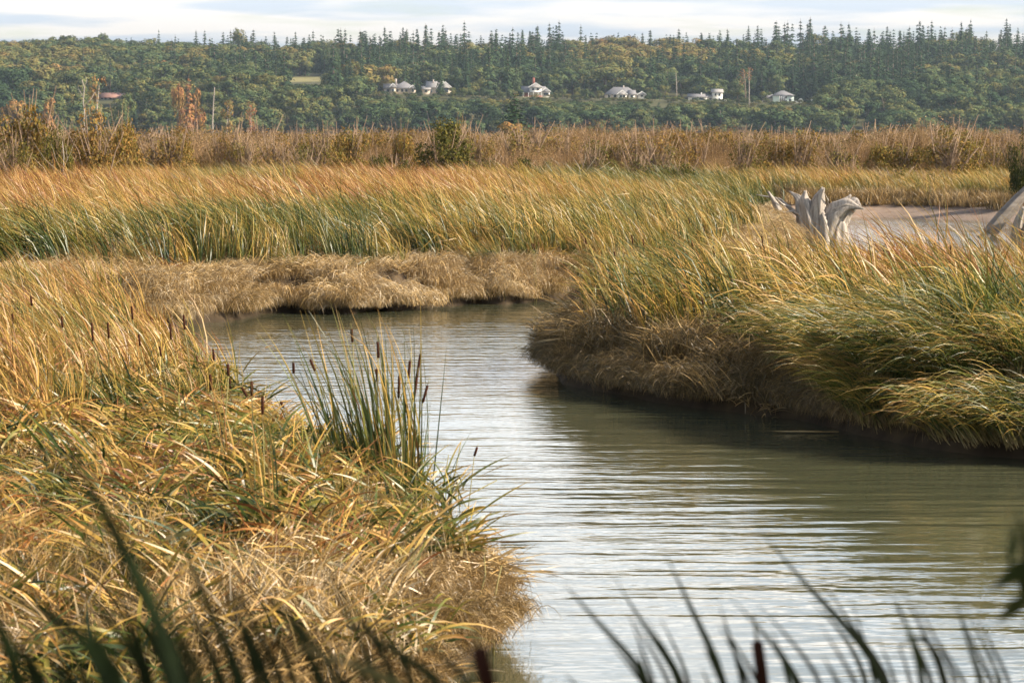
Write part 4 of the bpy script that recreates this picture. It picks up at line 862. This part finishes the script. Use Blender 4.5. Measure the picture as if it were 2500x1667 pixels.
house('pale green house with a grey hip roof and a tall glazed bay', 1918, 252, 1596, [(1888, 1938, 0, 11, 4.2, 2.8, 'hip', W_GREEN, R_GREY, [(.62, .6, 1.0, 1.0), (.62, 2.7, 1.0, 1.0), (.82, .9, 1.3, 1.6)], False), (1866, 1892, 5, 12, 3.0, 1.9, 'gx', W_TAN, R_GREY, wn(.4), False)],
      lambda t, X: [boxpart(t, 'glazed_bay', GLASS, (X(1903), -.9, .2), (X(1916), .02, 3.9)), boxpart(t, 'deck', TRIM, (X(1938.2), -1, -.6), (X(1950), 3, 1.2)), boxpart(t, 'deck_skirt', W_TAN, (X(1890), -1.6, -1.2), (X(1938), -.2, .1))] + [boxpart(t, 'bay_mullion', TRIM, (X(q) - .09, -.98, .2), (X(q) + .09, -.86, 3.9)) for q in (1903.3, 1907.4, 1911.6, 1915.7)])
house('long low house with a red-brown roof and white right gable, half hidden at the left', 275, 250, 1600, [(240, 300, 0, 9, 2.6, 2.7, 'gx', W_TAN, R_RED, wn(.15, .3, .5), False), (297, 307, -1, 7, 2.8, 2.4, 'gy', W_WHITE, R_RED, wn(.5), True)])
house('tiny white building among the trees at the upper left', 82, 168, 1905, [(75, 92, 0, 6, 3.4, 1.4, 'gx', W_WHITE, R_LIGHT, wn(.5), False)])
def dish(px_, py_, Y, rad, label):
    p = at_y(px_, py_, Y); g = float(land_h(p[0], Y)); t = thing('satellite_dish', label, 'satellite dish', (p[0], Y, g)); h = p[2] - g
    mb = MB(); an = np.linspace(0, 2 * np.pi, 17)[:-1]; V = [(0, .35 * rad, 0)]
    for q in (.5, 1.0): V += [(np.cos(a) * rad * q, .35 * rad * (1 - q * q), np.sin(a) * rad * q) for a in an]
    V = np.array(V) + [0, 0, h]; V2 = V + [0, .08, 0]; n_ = len(V)
    T = [(0, 1 + i, 1 + (i + 1) % 16) for i in range(16)]; Q = [(1 + i, 17 + i, 17 + (i + 1) % 16, 1 + (i + 1) % 16) for i in range(16)]
    Vall = np.vstack([V, V2]); T2 = [(n_ + a, n_ + c, n_ + b) for a, b, c in T]; Q2 = [(n_ + d, n_ + c, n_ + b, n_ + a) for a, b, c, d in Q] + [(17 + i, n_ + 17 + i, n_ + 17 + (i + 1) % 16, 17 + (i + 1) % 16) for i in range(16)]
    mb.add(Vall, Q + Q2, T + T2); link('dish', mb.mesh('dish', TRIM), t); mb = MB(); mb.tube([(0, .5 * rad, -.3), (0, .5 * rad, h)], .12, 8); link('mast', mb.mesh('mast', R_GREY), t)
dish(1955, 247, 1592, 1.35, 'big white satellite dish beside the deck of the pale green house'); dish(1982, 246, 1594, .65, 'small white dish on the lawn right of the pale green house')
p = at_y(2016, 261, 1588); mb = MB(); gx, gy = np.meshgrid(np.linspace(-2.4, 2.4, 9), np.linspace(-1.4, 1.4, 6)); hz = 1.3 * (1 - (gx / 2.5) ** 2) * (1 - (gy / 1.6) ** 2) + .15 * np.sin(gx * 5 + gy * 3)
ii = np.arange(5)[:, None] * 9 + np.arange(8)[None]; mb.add(np.stack([gx.ravel(), gy.ravel(), hz.ravel()], 1), np.stack([ii, ii + 1, ii + 10, ii + 9], -1).reshape(-1, 4))
t_ = link('tarpaulin', mb.mesh('tarpaulin', plain('blue tarpaulin', (.10, .22, .55), .5)), label='bright blue tarpaulin over a heap right of the green house', category='tarpaulin'); t_.location = (p[0], p[1], float(land_h(p[0], p[1])) - .1)

# ------------------------------------------------------------------ driftwood
def rugged(P, rad, n=14, seed=0, amp=.17, m=30):
    """weathered root: tube with deep lengthwise flutes, knots and a splintered end"""
    r = np.random.default_rng(seed); P = np.asarray(P, float); n = n * 2
    tt = np.linspace(0, 1, len(P)); ts = np.linspace(0, 1, m)
    Ps = np.stack([np.interp(ts, tt, P[:, k]) for k in range(3)], 1); Rs = np.interp(ts, tt, rad) * (1 - .45 * ts ** 3)
    for _ in range(5): Ps[1:-1] = (Ps[:-2] + 2 * Ps[1:-1] + Ps[2:]) / 4
    mb = MB(); mb.tube(Ps, Rs, n); V = mb.V[0]
    a = np.arange(n) * 2 * np.pi / n; ph = r.uniform(0, 6.28, 5); tw = r.normal(0, .25)
    A = a[None] + tw * ts[:, None]
    fl = 1 + amp * (.5 * np.sin(3 * A + ph[0]) + .5 * np.sin(5 * A + ph[1] + .4 * ts[:, None]) + .5 * np.sin(10 * A + ph[2])) + .10 * r.normal(0, 1, (1, n)) + .012 * r.normal(0, 1, (m, n))
    fl = np.clip(fl, .35, 1.9); core = V[:m * n].reshape(m, n, 3); core = Ps[:, None] + (core - Ps[:, None]) * fl[..., None]
    T = Ps[-1] - Ps[-3]; core[-1] += T * r.uniform(-.4, .8, (n, 1)); core[-2] += T * r.uniform(-.3, .5, (n, 1))
    mb.V[0][:m * n] = core.reshape(-1, 3); return mb
YS = 101; o = at_y(1990, 560, YS); o[2] = float(land_h(o[0], YS)); st = thing('driftwood_stump', 'bleached grey driftwood stump with upturned roots beside the back water', 'stump', tuple(o))
def rt(nm, pts, rad, seed, mat=M_DRIFT, parent=st, Y=YS, org=o, dy=0.0, n=16):
    P = [at_y(a, b, Y + dy * i) - org for i, (a, b) in enumerate(pts)]; link(nm, rugged(P, rad, n, seed).mesh(nm, mat), parent)
rt('trunk', [(2010, 600), (2008, 545), (2004, 520), (2000, 505)], [0.764, 0.593, 0.539, 0.405], 1)
rt('root', [(2030, 585), (2034, 530), (2056, 503), (2076, 478)], [0.539, 0.432, 0.323, 0.068], 2, dy=-.1)
rt('root', [(2022, 580), (2040, 520), (2070, 500), (2106, 510)], [0.494, 0.405, 0.270, 0.041], 3, dy=-.25)
rt('root', [(2045, 560), (2062, 515), (2088, 495), (2100, 503)], [0.270, 0.270, 0.225, 0.068], 14, dy=-.2)
rt('root', [(2002, 580), (1994, 520), (2000, 485), (2009, 461)], [0.450, 0.323, 0.216, 0.102], 4, dy=-.2)
rt('root', [(1985, 580), (1974, 520), (1964, 490), (1966, 468)], [0.450, 0.323, 0.233, 0.089], 5, dy=-.1)
rt('root', [(1975, 570), (1962, 520), (1952, 485), (1930, 469)], [0.360, 0.252, 0.162, 0.047], 6, dy=.1)
rt('root', [(1930, 570), (1912, 535), (1892, 495), (1877, 470)], [0.197, 0.180, 0.109, 0.075], 7, dy=-.1, n=10)
rt('root', [(1975, 545), (1925, 506), (1905, 486), (1849, 476)], [0.081, 0.062, 0.047, 0.021], 8, dy=.2, n=8)
rt('root', [(1960, 530), (1935, 516), (1900, 520)], [0.055, 0.041, 0.021], 9, dy=-.2, n=8)
rt('root', [(1930, 505), (1912, 500), (1895, 484)], [0.047, 0.034, 0.021], 10, dy=-.2, n=8)
rt('root', [(2016, 512), (2022, 490), (2012, 470)], [0.034, 0.028, 0.013], 11, dy=-.4, n=8)
YL = 104; o2 = at_y(2500, 560, YL); o2[2] = float(land_h(o2[0], YL)); lg = thing('driftwood_log', 'dark weathered driftwood log leaning up at the right edge of the view', 'log', tuple(o2))
rt('trunk', [(2400, 590), (2440, 540), (2480, 495), (2530, 440)], [.26, .27, .26, .22], 20, M_DRIFTD, lg, YL, o2)
rt('root', [(2478, 590), (2486, 540), (2498, 508)], [.17, .14, .1], 21, M_DRIFT, lg, YL, o2, dy=-.3)
rt('root', [(2500, 600), (2498, 570), (2505, 540)], [.16, .12, .07], 22, M_DRIFTD, lg, YL, o2, dy=-.3)

# grass tussocks on the mud bank
TUS = [tuft(700 + i, 520, .62, .012, M_DRY, .75, .24).data for i in range(4)]
for q in range(46):
    px_ = 1935 + q * 12.4 + R.uniform(-6, 6); Y = R.uniform(130.5, 133.5) if px_ < 2330 else R.uniform(124, 130)
    ys_ = np.arange(108, 146, .25); xs_ = (px_ - CX) / F * ys_; ss_ = sdist(xs_, ys_, FARV); want = R.uniform(2.6, 4.4); Y = float(ys_[np.argmin(np.abs(ss_ - want) + (ss_ < 0) * 99)])
    p = at_y(px_, 500, Y); z = float(land_h(p[0], Y))
    if z < .2: continue
    side = 'left' if px_ < 2110 else 'middle' if px_ < 2290 else 'right'
    to = link('grass_tussock', TUS[q % 4], label=f'{"large" if q % 3 == 0 else "small"} {"pale" if q % 2 else "dark"} grass tussock edging the {side} part of the mud bank', category='grass tussock', group=f'grass tussocks on the {side} mud bank', tone=float(R.uniform(.45, .7) if q % 2 else R.uniform(.12, .3)))
    to.location = (p[0], Y, z); sc_ = R.uniform(1.1, 1.4) if q % 3 == 0 else R.uniform(.7, .95); to.scale = (sc_ * 1.25, sc_ * 1.25, sc_); to.rotation_euler = (0, 0, R.uniform(0, 6.28))

# ------------------------------------------------------------------ cattail plants that stand out
def spike_mesh(P0, P1, rad, tipf=.5):
    mb = MB(); P0, P1 = np.asarray(P0), np.asarray(P1); d = P1 - P0
    mb.tube([P0 + d * t for t in (0, .04, .5, .96, 1)], [rad * .4, rad, rad * 1.05, rad, rad * .35], 10); return mb
def head_stalk(parent, base, h0, h1, rad=.011):
    """stalk from the ground to a brown flower spike h0->h1 with a thin tip; all in the parent's frame"""
    base, h0, h1 = map(np.asarray, (base, h0, h1)); c = base * .4 + h0 * .6 + [(base[0] - h0[0]) * .18, 0, 0]
    mb = MB(); mb.tube([base, c, h0], [.006, .005, .004], 6); link('stalk', mb.mesh('stalk', M_STALK), parent)
    sp_ = link('seed_spike', spike_mesh(h0, h1, rad).mesh('seed_spike', M_SPIKE), parent)
    mb = MB(); mb.tube([h1, h1 + (h1 - h0) * .45], [.003, .0015], 5); link('spike_tip', mb.mesh('spike_tip', M_STALK), sp_)
def leaf_obj(parent, base, L, w, az, spread, wind, droop, mat, r, tone, segs=9):
    mb = MB(); mb.blades([base], L, w, az, spread, wind, droop, segs, rng=r); link('leaf', mb.mesh('leaf', mat), parent, tone=float(tone))
def clump(label, px_, py_, z, n, L, w, wind, spread, tone, heads=(), rad=.18, seed=0, lift=None, wx=1.0):
    r = np.random.default_rng(seed); o = at_z(px_, py_, z); o[2] = float(land_h(o[0], o[1]))
    t = thing('cattail_clump', label, 'cattail', tuple(o))
    for i in range(n):
        a = r.uniform(0, 6.28); b = (math.cos(a) * rad * r.uniform(0, 1) * wx, math.sin(a) * rad * r.uniform(0, 1), -.05)
        leaf_obj(t, b, L * r.uniform(.55, 1.1), w * r.uniform(.7, 1.2), a, spread * r.uniform(.2, 1.5), wind * r.uniform(.3, 1.5), r.uniform(0, .25) if r.uniform() < .85 else .9, M_REED, r, np.clip(tone + r.normal(0, .12), .05, .9))
    for (a0, b0, a1, b1) in heads:
        Y = o[1] + r.uniform(-.15, .15); base = np.array([r.normal(0, rad * .5), r.normal(0, rad * .4), 0])
        head_stalk(t, base, at_y(a1, b1, Y) - o, at_y(a0, b0, Y) - o)
clump('tall green cattail clump with brown spikes at the tip of the near bank', 925, 1215, .6, 220, 1.95, .020, .40, .16, .20, [(716, 885, 717, 912), (757, 877, 769, 906), (858, 803, 861, 836), (922, 834, 924, 874), (919, 900, 922, 932), (1001, 880, 997, 924), (975, 916, 973, 972), (1027, 862, 1016, 930), (1018, 922, 1010, 976), (1044, 940, 1032, 983)], .28, 1, wx=1.5)
clump('dense green cattail fan right of the tall clump at the bank edge', 985, 1232, .6, 70, 1.45, .017, .05, .16, .20, [], .10, 2)
clump('upright yellow-green cattail shoots left of the tall clump', 655, 1340, .6, 16, 1.35, .015, .25, .07, .36, [(641, 967, 641, 1012), (614, 931, 615, 967)], .10, 3)
clump('upright yellow cattail shoots left of the yellow-green ones', 560, 1275, .6, 18, 1.3, .015, .35, .08, .40, [(513, 913, 515, 953), (556, 888, 558, 918)], .14, 4)
clump('sparse yellowing cattail shoots behind the matted reeds', 770, 1165, .6, 18, .95, .014, .45, .2, .38, [(590, 945, 603, 968), (685, 980, 692, 995)], .25, 5)
def lone(label, base, h0, h1, z, Y=None, group=None, rad=.011):
    o = at_z(*base, z); o[2] = float(land_h(o[0], o[1])); t = thing('cattail_stalk', label, 'cattail', tuple(o), group)
    head_stalk(t, (0, 0, -.05), at_y(*h0, o[1]) - o, at_y(*h1, o[1]) - o, rad)
lone('single dry cattail stalk leaning over the water right of the green clump', (1128, 1215), (1158, 1113), (1165, 1091), .35)
for q, (a, b0, b1) in enumerate([(263, 826, 787), (415, 830, 790), (448, 805, 768), (321, 780, 747), (92, 866, 844), (69, 916, 893), (75, 747, 722), (224, 833, 787), (339, 845, 815), (480, 900, 868), (390, 870, 845), (150, 800, 772), (520, 880, 852), (30, 790, 765), (560, 950, 922)]):
    lone('brown cattail spike among the yellowing reeds on the near left bank', (a + R.uniform(20, 50), R.uniform(1010, 1060)), (a + 3, b0), (a, b1), .6, group='cattail spikes of the near left reeds')
for q in range(26):
    a = R.uniform(1450, 2480); b = R.uniform(570, 760); 
    lone('brown cattail spike among the golden reeds of the right-hand bank', (a + 25, R.uniform(830, 880) - (b < 660) * 60), (a + 3, b + 26), (a, b), .6, group='cattail spikes of the right-hand reeds', rad=.012)
for q in range(40):
    a = R.uniform(20, 1750); b = R.uniform(470, 600)
    lone('small brown cattail spike in the far reed bed', (a + 8, np.interp(b, [470, 600], [580, 660])), (a + 2, b + 16), (a, b), .74, group='cattail spikes of the far reeds', rad=.014)
# dry broken stalks at the near bank edge
for q, (P, lab) in enumerate([([(1065, 1290), (1130, 1215), (1213, 1172)], 'long dry twig-like stalk jutting over the water from the near bank'), ([(1080, 1270), (1110, 1160), (1125, 1080)], 'upright dry stalk behind the single leaning cattail'), ([(1100, 1300), (1175, 1270), (1228, 1310)], 'bent dry stalk drooping to the water'), ([(1205, 1475), (1215, 1420), (1225, 1380)], 'short reddish broken stalk at the low end of the near bank'), ([(1138, 1390), (1142, 1330), (1141, 1270)], 'straight tan broken stalk on the near bank edge'), ([(1168, 1470), (1185, 1400), (1182, 1355)], 'greenish broken stalk at the lower bank edge'), ([(1088, 1300), (1082, 1200), (1095, 1110)], 'thin grey stalk beside the green cattail fan')]):
    o_ = at_z(P[0][0], P[0][1], .35); pts = np.array([at_y(a, b, o_[1] + .05 * i) for i, (a, b) in enumerate(P)]); base = pts[0].copy(); base[2] = float(land_h(base[0], base[1])) - .03
    mb = MB(); mb.tube(np.vstack([base, pts]) - base, [.008, .007, .006, .004], 6); so = link('broken_stalk', mb.mesh('broken_stalk', M_STALK), label=lab, category='stalk'); so.location = base
p = at_z(1250, 1327, 0); mb = MB(); mb.blades([(0, 0, .004)], .34, .02, 0.1, 6, 0, 0, 6, flat=.97); fl_ = link('floating_leaf', mb.mesh('floating_leaf', M_DRY), label='single dead leaf floating on the water right of the near bank', category='leaf', tone=.1); fl_.location = (p[0] - .1, p[1], .01)
p = at_z(1950, 1057, 0); mb = MB(); mb.blades(np.c_[R.uniform(-.2, .2, 7), R.uniform(-.1, .1, 7), np.full(7, .012)], .5, .014, 3.2 + R.normal(0, .08, 7), 6, 0, 0, 6, flat=.97); fl_ = link('floating_leaf', mb.mesh('floating_leaf', M_DRY), label='yellow reed leaf cluster lying on the water by the right bank', category='leaf', tone=.5); fl_.location = (p[0] + .3, p[1], .012)

# ------------------------------------------------------------------ out-of-focus cattails close to the camera
def strip(pts, Y, w, dy, org):
    """leaf through image points at real depth Y.., continued down to its root"""
    P = np.array([at_y(a, b, Y + dy * i) for i, (a, b) in enumerate(pts)]); last = P[-1]; d = P[-1] - P[-2]; d /= np.linalg.norm(d)
    gz2 = float(land_h(last[0], last[1])); root = np.array([last[0] + d[0] * .25, last[1], gz2]); P = np.vstack([P, (last + root) / 2 + [d[0] * .08, 0, 0], root])[::-1]
    tt = np.linspace(0, 1, len(P)); ts = np.linspace(0, 1, 15); Q = np.stack([np.interp(ts, tt, P[:, k]) for k in range(3)], 1)
    for _ in range(3): Q[1:-1] = (Q[:-2] + 2 * Q[1:-1] + Q[2:]) / 4
    T = np.gradient(Q, axis=0); T /= np.linalg.norm(T, axis=1)[:, None]; S = np.cross(T, [.25, -1, .1]); S /= np.linalg.norm(S, axis=1)[:, None]
    prof = np.clip(1 - ts ** 3.0, .05, 1)[:, None] * w * .5; N_ = np.cross(S, T)
    V = np.stack([Q - S * prof, Q + N_ * prof * .35, Q + S * prof], 1).reshape(-1, 3) - org; i = np.arange(14)[:, None] * 3
    return V, np.concatenate([np.concatenate([i, i + 1, i + 4, i + 3], 1), np.concatenate([i + 1, i + 2, i + 5, i + 4], 1)]), np.repeat(ts, 3), root
def near_plant(label, strokes, Y, w, spikes=(), tone=.2):
    org = None; t = None
    for j, pts in enumerate(strokes):
        if org is None:
            last = at_y(*pts[-1], Y); org = np.array([last[0], last[1], float(land_h(last[0], last[1]))]); t = thing('cattail_plant', label, 'cattail', tuple(org), 'out-of-focus cattails close by')
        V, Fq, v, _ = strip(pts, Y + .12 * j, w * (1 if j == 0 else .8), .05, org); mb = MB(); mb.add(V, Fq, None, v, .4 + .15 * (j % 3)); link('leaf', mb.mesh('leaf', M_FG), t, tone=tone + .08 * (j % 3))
    for (a0, b0, a1, b1) in spikes:
        q0, q1 = at_y(a1, b1, Y) - org, at_y(a0, b0, Y) - org; head_stalk(t, (q0[0] + .05, 0, 0), q0, q1, .010)
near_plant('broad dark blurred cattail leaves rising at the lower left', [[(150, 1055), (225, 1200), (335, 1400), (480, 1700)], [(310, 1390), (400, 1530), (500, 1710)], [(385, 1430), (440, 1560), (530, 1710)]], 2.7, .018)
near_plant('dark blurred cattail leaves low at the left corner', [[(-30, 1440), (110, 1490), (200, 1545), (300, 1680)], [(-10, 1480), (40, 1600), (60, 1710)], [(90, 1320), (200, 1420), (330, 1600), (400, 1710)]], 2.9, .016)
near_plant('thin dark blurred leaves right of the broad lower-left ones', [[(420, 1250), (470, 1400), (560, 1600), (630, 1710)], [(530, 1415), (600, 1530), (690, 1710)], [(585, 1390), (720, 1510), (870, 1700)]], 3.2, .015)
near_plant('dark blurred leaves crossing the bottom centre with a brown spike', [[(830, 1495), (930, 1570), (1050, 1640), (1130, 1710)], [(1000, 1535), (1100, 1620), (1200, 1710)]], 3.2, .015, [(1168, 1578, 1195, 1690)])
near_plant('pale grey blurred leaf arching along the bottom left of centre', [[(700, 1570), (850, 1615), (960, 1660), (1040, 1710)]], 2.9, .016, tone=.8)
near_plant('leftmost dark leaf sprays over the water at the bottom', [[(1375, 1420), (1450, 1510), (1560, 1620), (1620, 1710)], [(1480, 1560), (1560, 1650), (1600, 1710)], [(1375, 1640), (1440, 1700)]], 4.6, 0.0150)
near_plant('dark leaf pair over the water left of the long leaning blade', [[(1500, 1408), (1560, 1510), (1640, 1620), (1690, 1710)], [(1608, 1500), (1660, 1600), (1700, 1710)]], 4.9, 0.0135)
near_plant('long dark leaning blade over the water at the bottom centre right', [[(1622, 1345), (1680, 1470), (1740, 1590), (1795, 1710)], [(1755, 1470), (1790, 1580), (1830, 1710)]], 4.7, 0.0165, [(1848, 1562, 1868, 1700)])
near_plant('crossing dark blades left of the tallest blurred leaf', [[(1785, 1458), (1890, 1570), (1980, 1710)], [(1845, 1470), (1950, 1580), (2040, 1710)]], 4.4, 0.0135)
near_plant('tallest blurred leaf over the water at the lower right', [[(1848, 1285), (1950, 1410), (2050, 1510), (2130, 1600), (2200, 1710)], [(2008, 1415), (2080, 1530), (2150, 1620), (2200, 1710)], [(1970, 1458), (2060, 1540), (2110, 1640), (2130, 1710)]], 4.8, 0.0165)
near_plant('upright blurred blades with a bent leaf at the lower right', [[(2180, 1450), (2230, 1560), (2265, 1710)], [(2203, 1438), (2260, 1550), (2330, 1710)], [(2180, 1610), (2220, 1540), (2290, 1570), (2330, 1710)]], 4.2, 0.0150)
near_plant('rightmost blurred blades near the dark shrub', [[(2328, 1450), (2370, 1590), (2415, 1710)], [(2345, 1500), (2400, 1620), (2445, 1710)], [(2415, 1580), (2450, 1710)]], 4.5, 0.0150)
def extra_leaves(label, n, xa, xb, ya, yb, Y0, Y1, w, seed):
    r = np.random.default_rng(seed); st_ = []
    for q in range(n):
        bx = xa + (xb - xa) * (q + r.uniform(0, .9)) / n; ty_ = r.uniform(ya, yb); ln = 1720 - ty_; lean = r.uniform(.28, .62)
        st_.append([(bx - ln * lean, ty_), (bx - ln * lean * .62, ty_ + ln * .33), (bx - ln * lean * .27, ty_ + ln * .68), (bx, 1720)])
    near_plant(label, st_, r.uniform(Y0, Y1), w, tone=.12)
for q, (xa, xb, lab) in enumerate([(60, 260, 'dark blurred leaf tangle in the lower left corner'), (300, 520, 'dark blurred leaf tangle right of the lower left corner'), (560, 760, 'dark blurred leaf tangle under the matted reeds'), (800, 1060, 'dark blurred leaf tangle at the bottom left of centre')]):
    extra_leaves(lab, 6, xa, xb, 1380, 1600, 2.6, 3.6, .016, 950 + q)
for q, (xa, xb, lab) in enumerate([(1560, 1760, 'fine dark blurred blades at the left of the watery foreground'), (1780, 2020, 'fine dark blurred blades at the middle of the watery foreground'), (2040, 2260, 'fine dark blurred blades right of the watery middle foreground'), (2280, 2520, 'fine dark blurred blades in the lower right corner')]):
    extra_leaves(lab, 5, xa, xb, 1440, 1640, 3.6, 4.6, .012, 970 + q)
# shrub beside the camera: only a sprig of it shows at the right edge, unseen bulk added to shade the near leaves
sh = thing('shrub', 'dark leafy shrub at the right edge, its unseen bulk added for shade', 'bush', (2.6, 3.0, float(land_h(2.6, 3.0))))
r = np.random.default_rng(900); stm = MB(); fo = MB()
bc = np.c_[r.uniform(-1.5, 1.8, 60), r.uniform(-3.2, 1.5, 60), r.uniform(.4, 3.3, 60)]
for c in bc[:14]: stm.tube([(0, 0, -.1), c * [.4, .4, .6], c], [.04, .03, .01], 6)
n = 12000; k = r.integers(0, 60, n); d = r.normal(size=(n, 3)); C = bc[k] + d * .27
lim = .185 * (C[:, 1] + 3.0) + .60 - 2.6; okk = (C[:, 0] > lim)
C, d = C[okk], d[okk]
fo.cards(C, d, .13 * r.uniform(.6, 1.3, len(C)), rng=r, aspect=1.7)
sp_ = at_y(2530, 1450, 3.2) - np.array([2.6, 3.0, float(land_h(2.6, 3.0))]); n2 = 16
fo.cards(sp_ + r.normal(0, 1, (n2, 3)) * [.016, .08, .035], r.normal(size=(n2, 3)), .03, rng=r, aspect=2.6)
stm.tube([sp_ + [.9, .3, -.5], sp_ + [.3, .1, -.1], sp_], [.012, .007, .003], 6)
link('stems', stm.mesh('stems', M_STEM), sh); link('foliage', fo.mesh('foliage', M_BUSH), sh, tone=.12)

# ------------------------------------------------------------------ haze
hm = bpy.data.materials.new('haze'); nt, N, L = nodes(hm); pv = N.new('ShaderNodeVolumePrincipled'); pv.inputs['Color'].default_value = (.72, .86, 1.0, 1); pv.inputs['Density'].default_value = HAZE; pv.inputs['Anisotropy'].default_value = .25
ho = N.new('ShaderNodeOutputMaterial'); L.new(pv.outputs[0], ho.inputs['Volume'])
mb = MB(); mb.box((-960, -70, -3), (960, 2380, 112)); link('haze', mb.mesh('haze', hm, False), kind='stuff', label='thin blue autumn haze over the marsh and hillside', category='haze')
